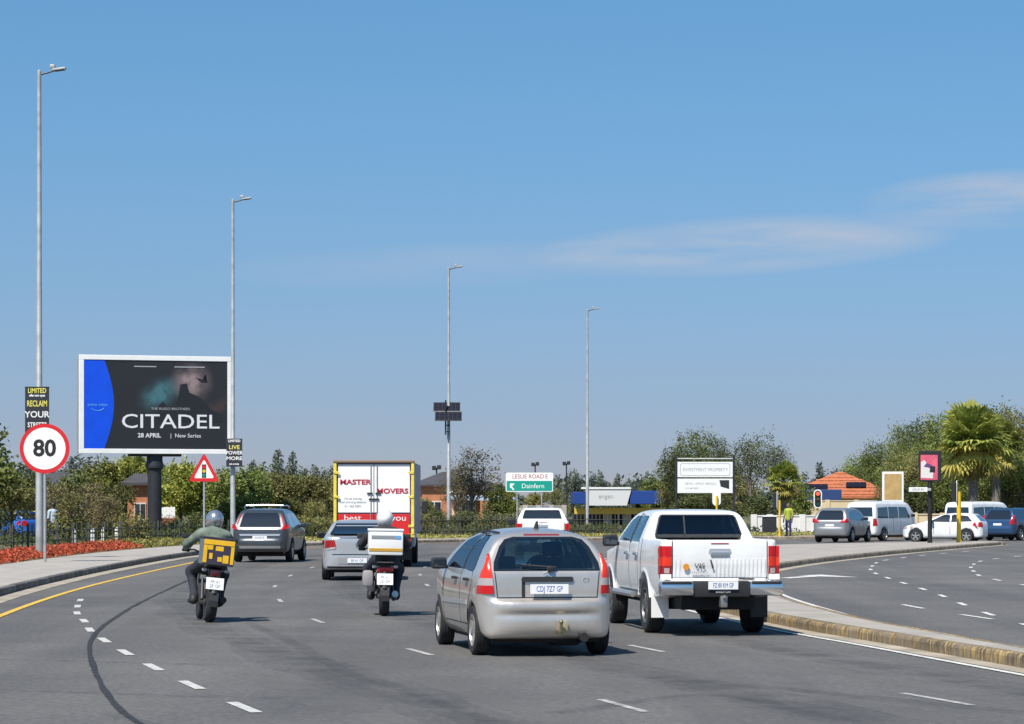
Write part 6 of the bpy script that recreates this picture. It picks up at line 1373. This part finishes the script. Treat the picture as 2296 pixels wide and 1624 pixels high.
# ------------------------------------------------------------------ fences
def palisade(C, h, label, m, z=.14, post=2.6, gap=.16, w=.055):
    o = empty('palisade_fence', (0, 0, 0)); tag(o, label, 'fence')
    s = np.concatenate([[0], np.cumsum(np.linalg.norm(np.diff(C, axis=0), axis=1))]); tot = s[-1]
    at = lambda q: (float(np.interp(q, s, C[:, 0])), float(np.interp(q, s, C[:, 1])))
    b = MB(); q = 0.0
    while q < tot:
        x, y = at(q); b.add([(x - w / 2, y, z + .06), (x + w / 2, y, z + .06), (x + w / 2, y, z + h - .08), (x, y, z + h + .04), (x - w / 2, y, z + h - .08), (x - w / 2, y + .03, z + .06), (x + w / 2, y + .03, z + .06), (x + w / 2, y + .03, z + h - .08), (x, y + .03, z + h + .04), (x - w / 2, y + .03, z + h - .08)], [(0, 1, 2, 3, 4), (9, 8, 7, 6, 5), (0, 5, 6, 1), (1, 6, 7, 2), (2, 7, 8, 3), (3, 8, 9, 4), (4, 9, 5, 0)]); q += gap
    pp = b.build('pales', m, o, fix=False); pp['kind'] = 'stuff'
    for zz_ in (.35, h - .3):
        MB().tube([(*at(q), z + zz_) for q in np.linspace(0, tot, max(2, int(tot / 2)))], .02, 5).build('rail', m, o)
    q = 0.0
    while q < tot:
        x, y = at(q); MB().box((x, y + .05, z + h / 2), (.07, .07, h)).build('post', m, o); q += post
M_FEN = mat('fence_dark', (.07, .072, .062), .7); M_FENP = mat('fence_pale', (.50, .47, .40), .7, var=.15, vscale=3)
Fc = offset(LK, 6.3); yv = LK[:, 1]
i0, i1, i2, i3 = [int(np.argmin(np.abs(LK[:, 1] - q))) for q in (56, 92, 131, 141.5)]
palisade(Fc[i0:i1], 1.5, 'dark palisade fence behind the red flower bed at the left', M_FEN)
palisade(Fc[i1:i2], 1.0, 'grey open bar fence below the billboard', mat('fence_grey', (.06, .065, .055), .7), gap=.85, w=.035)
palisade(Fc[i2:i3], 1.2, 'dark palisade fence behind the truck and direction sign', M_FEN, gap=.24, w=.035)
for k, (x_, y_) in enumerate(((166, 1213), (208, 1210), (232, 1208), (262, 1207), (292, 1206))):
    Z = 108 + k * 3.0; o = empty('bollard', (PX(x_, Z), Z, .142)); tag(o, 'white bollard behind the red flowers, ' + ['leftmost', 'second from left', 'middle one', 'second from right', 'rightmost'][k], 'bollard', 'white bollards behind the flower bed')
    MB().lathe([(.09, -.05), (.09, .62), (.06, .70), (.001, .72)], 'z', n=12).build('post', M_WALLW, o, True); MB().lathe([(.095, .50), (.095, .56)], 'z', n=12).build('band', M_SB, o)
# ================================================================== PLANTS
tree_kind('green', 11, 5.0, 1.75, 5200, .20, 'green', .22, .11)
tree_kind('green2', 12, 5.0, 1.9, 5200, .21, 'green', .15, .12, nl=8)
tree_kind('bright', 13, 5.0, 1.6, 4600, .21, 'bright', .25, .11)
tree_kind('olive', 14, 5.0, 1.7, 4400, .19, 'olive', .2, .11, nl=7)
tree_kind('olive2', 15, 5.0, 1.9, 3000, .19, 'olive', .2, .11, nl=8)
tree_kind('dark', 16, 5.0, 1.8, 5600, .19, 'dark', .25, .12, nl=7)
tree_kind('dark2', 17, 5.0, 1.7, 5200, .125, 'dark', .3, .10, nl=9)
tree_kind('brown', 18, 5.0, 1.7, 2600, .17, 'brown', .2, .10, M_BARKG, nl=8)
tree_kind('bare', 19, 5.0, 1.55, 2600, .12, 'brown', .3, .09, M_BARKG, nl=11)
tree_kind('sparse', 20, 5.0, 1.5, 3000, .105, 'dark', .35, .08, M_BARKG, nl=10)
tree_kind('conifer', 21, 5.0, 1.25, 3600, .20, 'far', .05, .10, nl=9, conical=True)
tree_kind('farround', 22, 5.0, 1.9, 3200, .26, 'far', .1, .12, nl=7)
tree_kind('bgreen', 51, 5.0, 1.8, 13000, .115, 'green', .2, .11, nl=9)
tree_kind('bdark', 52, 5.0, 1.8, 13000, .105, 'dark', .25, .12, nl=9)
tree_kind('bolive', 53, 5.0, 1.75, 11000, .11, 'olive', .2, .11, nl=9)
tree_kind('shrub', 23, 1.6, .95, 1500, .13, 'olive', .0, .04, nl=6)
tree_kind('shrubd', 24, 1.6, .95, 1700, .13, 'dark', .0, .04, nl=6)
def T(key, x, Z, top, label, group=None, w=1.0, name='tree', cat='tree', z=.14):
    h = (PZ(top, Z) - z); base = 1.6 if key.startswith('shrub') else 5.0; s = h / (base * .97)
    return plant(key, PX(x, Z), Z, s * w, rnd.uniform(0, 6.28), label, group, cat, name, z, s)
ORD = ['leftmost', 'second from left', 'third from left', 'fourth from left', 'fifth from left', 'sixth from left', 'seventh from left', 'eighth from left', 'ninth from left', 'tenth from left', 'eleventh from left', 'twelfth from left', 'thirteenth from left', 'rightmost']
def row(items, label, group, w):
    for n_, (k, x, Z, t) in enumerate(sorted(items, key=lambda q: q[1])): T(k, x, Z, t, label + ', ' + ORD[n_], group, w)
L1 = 'tree in the dense row left of the billboard pole'; G1 = 'trees left of the billboard pole'
row((('olive', 25, 112, 1058), ('dark', 75, 128, 1050), ('brown', 128, 118, 1074), ('dark', 168, 134, 1046), ('brown', 205, 121, 1072), ('olive2', 262, 124, 1078), ('dark2', 45, 118, 1085), ('olive2', 160, 116, 1100), ('brown', 232, 119, 1100), ('dark2', 100, 122, 1070)), L1, G1, 1.0)
L2 = 'yellow-green tree behind the foot of the billboard'; G2 = 'yellow-green trees under the billboard'
row([('bright', x, Z, t) for x, Z, t in ((236, 140, 1022), (282, 142, 1020), (330, 152, 1024), (405, 145, 1026), (432, 148, 1034))], L2, G2, .95)
L3 = 'bushy tree between the billboard and the truck'; G3 = 'trees between billboard and truck'
row((('green', 385, 150, 1036), ('green2', 470, 146, 1052), ('green', 505, 142, 1050), ('green2', 548, 140, 1038), ('green', 588, 147, 1044), ('olive', 628, 145, 1050), ('green2', 662, 150, 1056), ('olive', 700, 148, 1058), ('olive2', 735, 152, 1068), ('dark', 760, 160, 1062), ('olive', 650, 138, 1110), ('green', 565, 137, 1100), ('olive2', 700, 137, 1120), ('green2', 520, 137, 1110)), L3, G3, 1.05)
T('green', -62, 96, 922, 'tall tree mostly outside the left edge of the picture')
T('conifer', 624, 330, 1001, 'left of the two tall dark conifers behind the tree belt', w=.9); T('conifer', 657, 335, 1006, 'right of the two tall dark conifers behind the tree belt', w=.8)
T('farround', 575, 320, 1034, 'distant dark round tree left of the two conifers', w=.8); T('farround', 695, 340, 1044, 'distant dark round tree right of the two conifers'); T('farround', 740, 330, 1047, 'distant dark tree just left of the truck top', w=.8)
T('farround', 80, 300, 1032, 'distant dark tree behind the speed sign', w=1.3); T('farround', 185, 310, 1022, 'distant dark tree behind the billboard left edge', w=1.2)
# middle
T('olive', 950, 172, 1112, 'olive tree just right of the moving truck'); T('bare', 1058, 158, 990, 'thin bare-branched tree beside the solar lamp post', w=1.05)
T('bare', 1030, 166, 1030, 'smaller half-bare tree behind the solar lamp post'); T('green', 1112, 178, 1078, 'small green tree left of the direction sign', w=.9); T('bright', 1142, 184, 1092, 'yellow-green tree behind the direction sign left edge', w=.9)
T('farround', 1285, 320, 1052, 'distant dark tree right of the direction sign', w=.6); T('olive2', 1245, 225, 1092, 'olive tree behind the right half of the direction sign'); T('olive', 1200, 230, 1100, 'olive tree behind the middle of the direction sign')
T('farround', 1338, 330, 1056, 'distant dark clump right of the farthest street lamp', w=.75); T('conifer', 1386, 330, 1058, 'distant conifer with pointed top above the white canopy', w=.9); T('farround', 1440, 320, 1076, 'distant dark round tree above the canopy right end', w=.9)
T('green2', 1478, 240, 1062, 'green tree right behind the canopy end'); T('olive', 1500, 182, 1070, 'olive tree left of the notice board', w=.8)
T('bdark', 1552, 172, 950, 'dense dark evergreen tree behind the notice board', w=.82); T('bdark', 1612, 176, 966, 'dark evergreen crown right of the tallest one behind the board', w=.66); T('dark2', 1515, 170, 992, 'ragged dark tree at the left of the notice board', w=.6)
T('sparse', 1682, 168, 958, 'sparse open-crowned tree right of the notice board', w=.8); T('sparse', 1735, 170, 975, 'sparse leaning tree left of the small palm', w=.7); T('olive2', 1660, 172, 1062, 'low olive tree below the sparse crowns', w=1.2); T('green', 1790, 176, 1075, 'green tree right of the small palm', w=.9)
T('dark', 1695, 164, 1105, 'dark bush-like tree beside the small palm', w=1.2); T('dark2', 1590, 168, 1090, 'dark low tree under the notice board', w=1.5); T('dark', 1545, 166, 1105, 'dark low tree left below the notice board', w=1.4)
# right
for k, x, Z, t, w, lb in (('conifer', 1838, 320, 1030, .8, 'distant conifer left of the orange roof'), ('farround', 1800, 330, 1060, 1.0, 'distant dark tree left of the tiled house'), ('farround', 1870, 330, 1052, 1.0, 'distant dark tree behind the orange roof ridge'), ('bgreen', 1925, 270, 1015, .9, 'green tree rising behind the tiled roof right side'), ('bgreen', 1972, 262, 982, .8, 'larger green tree right of the roof ridge'),
                           ('bgreen', 2028, 225, 938, .75, 'tall green tree behind the tan board'), ('bdark', 2078, 215, 925, .75, 'dark tall tree behind the lightbox'), ('bolive', 2050, 176, 1000, .8, 'olive tree left of the lightbox'), ('bgreen', 2118, 200, 912, .7, 'tall green tree left of the palms'), ('bdark', 2165, 205, 905, .7, 'dark tall tree behind the palms'),
                           ('bgreen', 2240, 198, 898, .75, 'broad green tree right of the palms'), ('bolive', 2292, 186, 893, .75, 'olive tree at the right edge of the picture'), ('olive2', 2268, 166, 1000, .9, 'thin olive tree right of the palm trunks'), ('dark', 2040, 163, 1078, 1.1, 'dark bushy tree below the lightbox'), ('dark', 2100, 162, 1085, 1.1, 'dark bushy tree behind the white hatchback roof'), ('brown', 2296, 160, 1060, 1.0, 'brownish tree above the dark blue SUV'), ('dark2', 2230, 163, 1090, 1.1, 'dark ragged bush between palms and blue SUV'), ('olive', 2160, 160, 1110, 1.1, 'olive bush behind the second minibus')):
    T(k, x, Z, t, lb, None, w)
for k, x, Z, t, w, lb in (('bgreen', 2128, 159, 1005, 1.0, 'green tree close left of the large palm trunk'), ('bgreen', 2258, 160, 975, .9, 'green tree close right of the large palm'), ('bolive', 2200, 164, 1020, 1.1, 'olive tree hiding the palm trunks'), ('bgreen', 1950, 240, 1040, 1.0, 'lower green tree between the tiled roof and tan board'), ('bdark', 2010, 190, 1030, .9, 'dark green tree directly behind the tan board'), ('bgreen', 2080, 180, 985, .8, 'green tree just behind the lightbox pole')): T(k, x, Z, t, lb, None, w)
# shrubs
LS = 'low shrub at the foot of the fence below the tree belt'; GS = 'shrubs along the fence'
for i in range(26):
    x = -10 + i * 30; Z = 116 + 7 * ((i * 37) % 5) if x < 330 else 132 + 3 * ((i * 29) % 5); T('shrub' if i % 3 else 'shrubd', x, Z, 1150 + (i * 53) % 22, LS, GS, 1.2, 'shrub', 'shrub')
LS2 = 'dark shrub behind the palisade fence right of the truck'; GS2 = 'shrubs behind the far fence'
for i in range(20): T('shrubd' if i % 2 else 'shrub', 945 + i * 31, 152 + (i * 17) % 7 + max(0, i - 8) * 1.2, (1146 if i < 10 else 1164) + (i * 41) % 20, LS2, GS2, 1.25, 'shrub', 'shrub')
# fan palms
def fan_palm(x, Z, top, label, crown_r, trunk_r=.22, seed=1, n=64, z=.14):
    rs = np.random.RandomState(seed); H = PZ(top, Z) - z - crown_r * .85
    root = empty('palm_tree', (PX(x, Z), Z, z)); tag(root, label, 'palm tree')
    MB().tube([(0, 0, -.1), (.05, 0, H * .5), (0, 0, H)], [trunk_r * 1.25, trunk_r, trunk_r * .9], 12).build('trunk', M_BARKG, root, True)
    def fronds(name, key, els, m_n, rad, tl, th, blade=16):
        V = []; Q = []; Tn = []
        for i in range(m_n):
            az = rs.uniform(0, 2 * math.pi); el = rs.uniform(*els); d = np.array([math.cos(az) * math.cos(el), math.sin(az) * math.cos(el), math.sin(el)]); st = np.array([0, 0, H])
            L = rad * rs.uniform(.34, .68); hub = st + d * L - np.array([0, 0, .10 * L * L]); sd = np.cross(d, (0, 0, 1)); sd /= np.linalg.norm(sd); up = np.cross(sd, d); k = len(V)
            V += [st - sd * .03, st + sd * .03, hub + sd * .02, hub - sd * .02]; Q.append((k, k + 1, k + 2, k + 3)); Tn.append(tl)
            bl = rad * rs.uniform(.34, .56); tt = rs.uniform(tl, th)
            for j in range(blade):
                a = R(-115 + 230 * j / (blade - 1)); dr = d * math.cos(a) + sd * math.sin(a); dr = dr + up * (.12 * math.cos(a * 2)) ; dr /= np.linalg.norm(dr); pr = np.cross(dr, up); pr /= np.linalg.norm(pr); tip = hub + dr * bl - np.array([0, 0, bl * rs.uniform(.10, .38)]); mid = hub + dr * bl * .55; k = len(V); w = bl * .075
                V += [hub, mid + pr * w, tip, mid - pr * w]; Q.append((k, k + 1, k + 2, k + 3)); Tn.append(tt + rs.uniform(-.12, .12))
        return link(name, leaf_mesh(name, np.array(V), np.array(Q), np.array(Tn), LM[key]), None, root)
    fronds('crown', 'palm', (R(-12), R(85)), n, crown_r, .25, .85); fronds('lower_fronds', 'straw', (R(-55), R(-8)), int(n * .45), crown_r * .9, .45, 1.0); fronds('dead_skirt', 'straw', (R(-85), R(-55)), int(n * .5), crown_r * .8, .0, .45)
    return root
fan_palm(2180, 150, 902, 'large fan palm with golden lower fronds right of the lightbox', 2.5, .26, 3, 74); fan_palm(2232, 156, 930, 'smaller fan palm half hidden behind the large one at right', 2.1, .24, 5, 56)
fan_palm(1757, 157, 1034, 'small fan palm behind the yellow signal pole left of the SUV', 1.35, .18, 8, 46)
fan_palm(300, 152, 1018, 'fan palm peeping under the billboard left of its pole', 1.2, .16, 9, 40)
# red flower bed, yellow grass, hedge strip: uncountable cover
def cover(name, key, a0, a1, d0, d1, h, n, size, label, cat, seed, z=.15):
    rs = np.random.RandomState(seed); t = rs.uniform(a0, a1, n); i = t.astype(int); fr = (t - i)[:, None]; base = LK[i] * (1 - fr) + LK[i + 1] * fr
    Tn = LK[i + 1] - LK[i]; Tn /= np.linalg.norm(Tn, axis=1)[:, None]; N = np.stack([-Tn[:, 1], Tn[:, 0]], 1); d = rs.uniform(d0, d1, n); e = np.minimum(d - d0, d1 - d) / (d1 - d0) * 2
    hh = h * (.35 + .65 * np.sqrt(np.clip(e * 1.6, 0, 1))) * (.75 + .35 * np.sin(t * 2.1) * np.sin(t * .73 + d * 3)); P = np.concatenate([base + N * d[:, None], (z + hh * rs.uniform(.1, 1, n) ** .6)[:, None]], 1)
    V, Q, tt = leaf_quads(P, size, rs, rs.uniform(0, 1, n) * .7 + .3 * rs.rand(n), .1, .6); o = link(name, leaf_mesh(name, V, Q, tt, LM[key]), None); o['kind'] = 'stuff'; o['label'] = label; o['category'] = cat; return o
ia, ib, ic, idd, ie = [int(np.argmin(np.abs(LK[:, 1] - q))) for q in (50, 103, 122, 139, 150)]
cover('flower_bed', 'red', ia, ib, PW - .02, PW + 1.7, .34, 24000, .10, 'red flowering ground cover along the left pavement', 'flowers', 31)
cover('dry_grass', 'grass', ib - 2, ic, PW, PW + 2.6, .30, 9000, .13, 'yellow-green grass strip beyond the red flowers', 'grass', 32)
cover('verge_grass', 'grass', ic, ie, PW - 1.5, PW + 3.0, .20, 9000, .13, 'rough yellow grass on the far verge behind the kerb', 'grass', 33)
cover('hedge_undergrowth', 'dark', ia + 5, ie, PW + 5, PW + 14, .7, 30000, .16, 'dark undergrowth behind the fence', 'undergrowth', 34)
# distant wooded skyline
rs = np.random.RandomState(41); P = []; Tn = []
for i in range(150):
    Z = rs.uniform(340, 430); x = rs.uniform(-90, 95); h = rs.uniform(3.2, 5.4) + 1.2 * math.sin(x * .11) ; k = 260; u = rs.randn(k, 3); u /= np.linalg.norm(u, axis=1)[:, None]; u *= (rs.uniform(.3, 1, k) ** .5)[:, None]; P.append(np.array([x, Z, h * .55]) + u * np.array([rs.uniform(2.5, 4.5), 2.5, h * .5])); Tn.append(rs.uniform(0, 1) * .6 + rs.rand(k) * .4)
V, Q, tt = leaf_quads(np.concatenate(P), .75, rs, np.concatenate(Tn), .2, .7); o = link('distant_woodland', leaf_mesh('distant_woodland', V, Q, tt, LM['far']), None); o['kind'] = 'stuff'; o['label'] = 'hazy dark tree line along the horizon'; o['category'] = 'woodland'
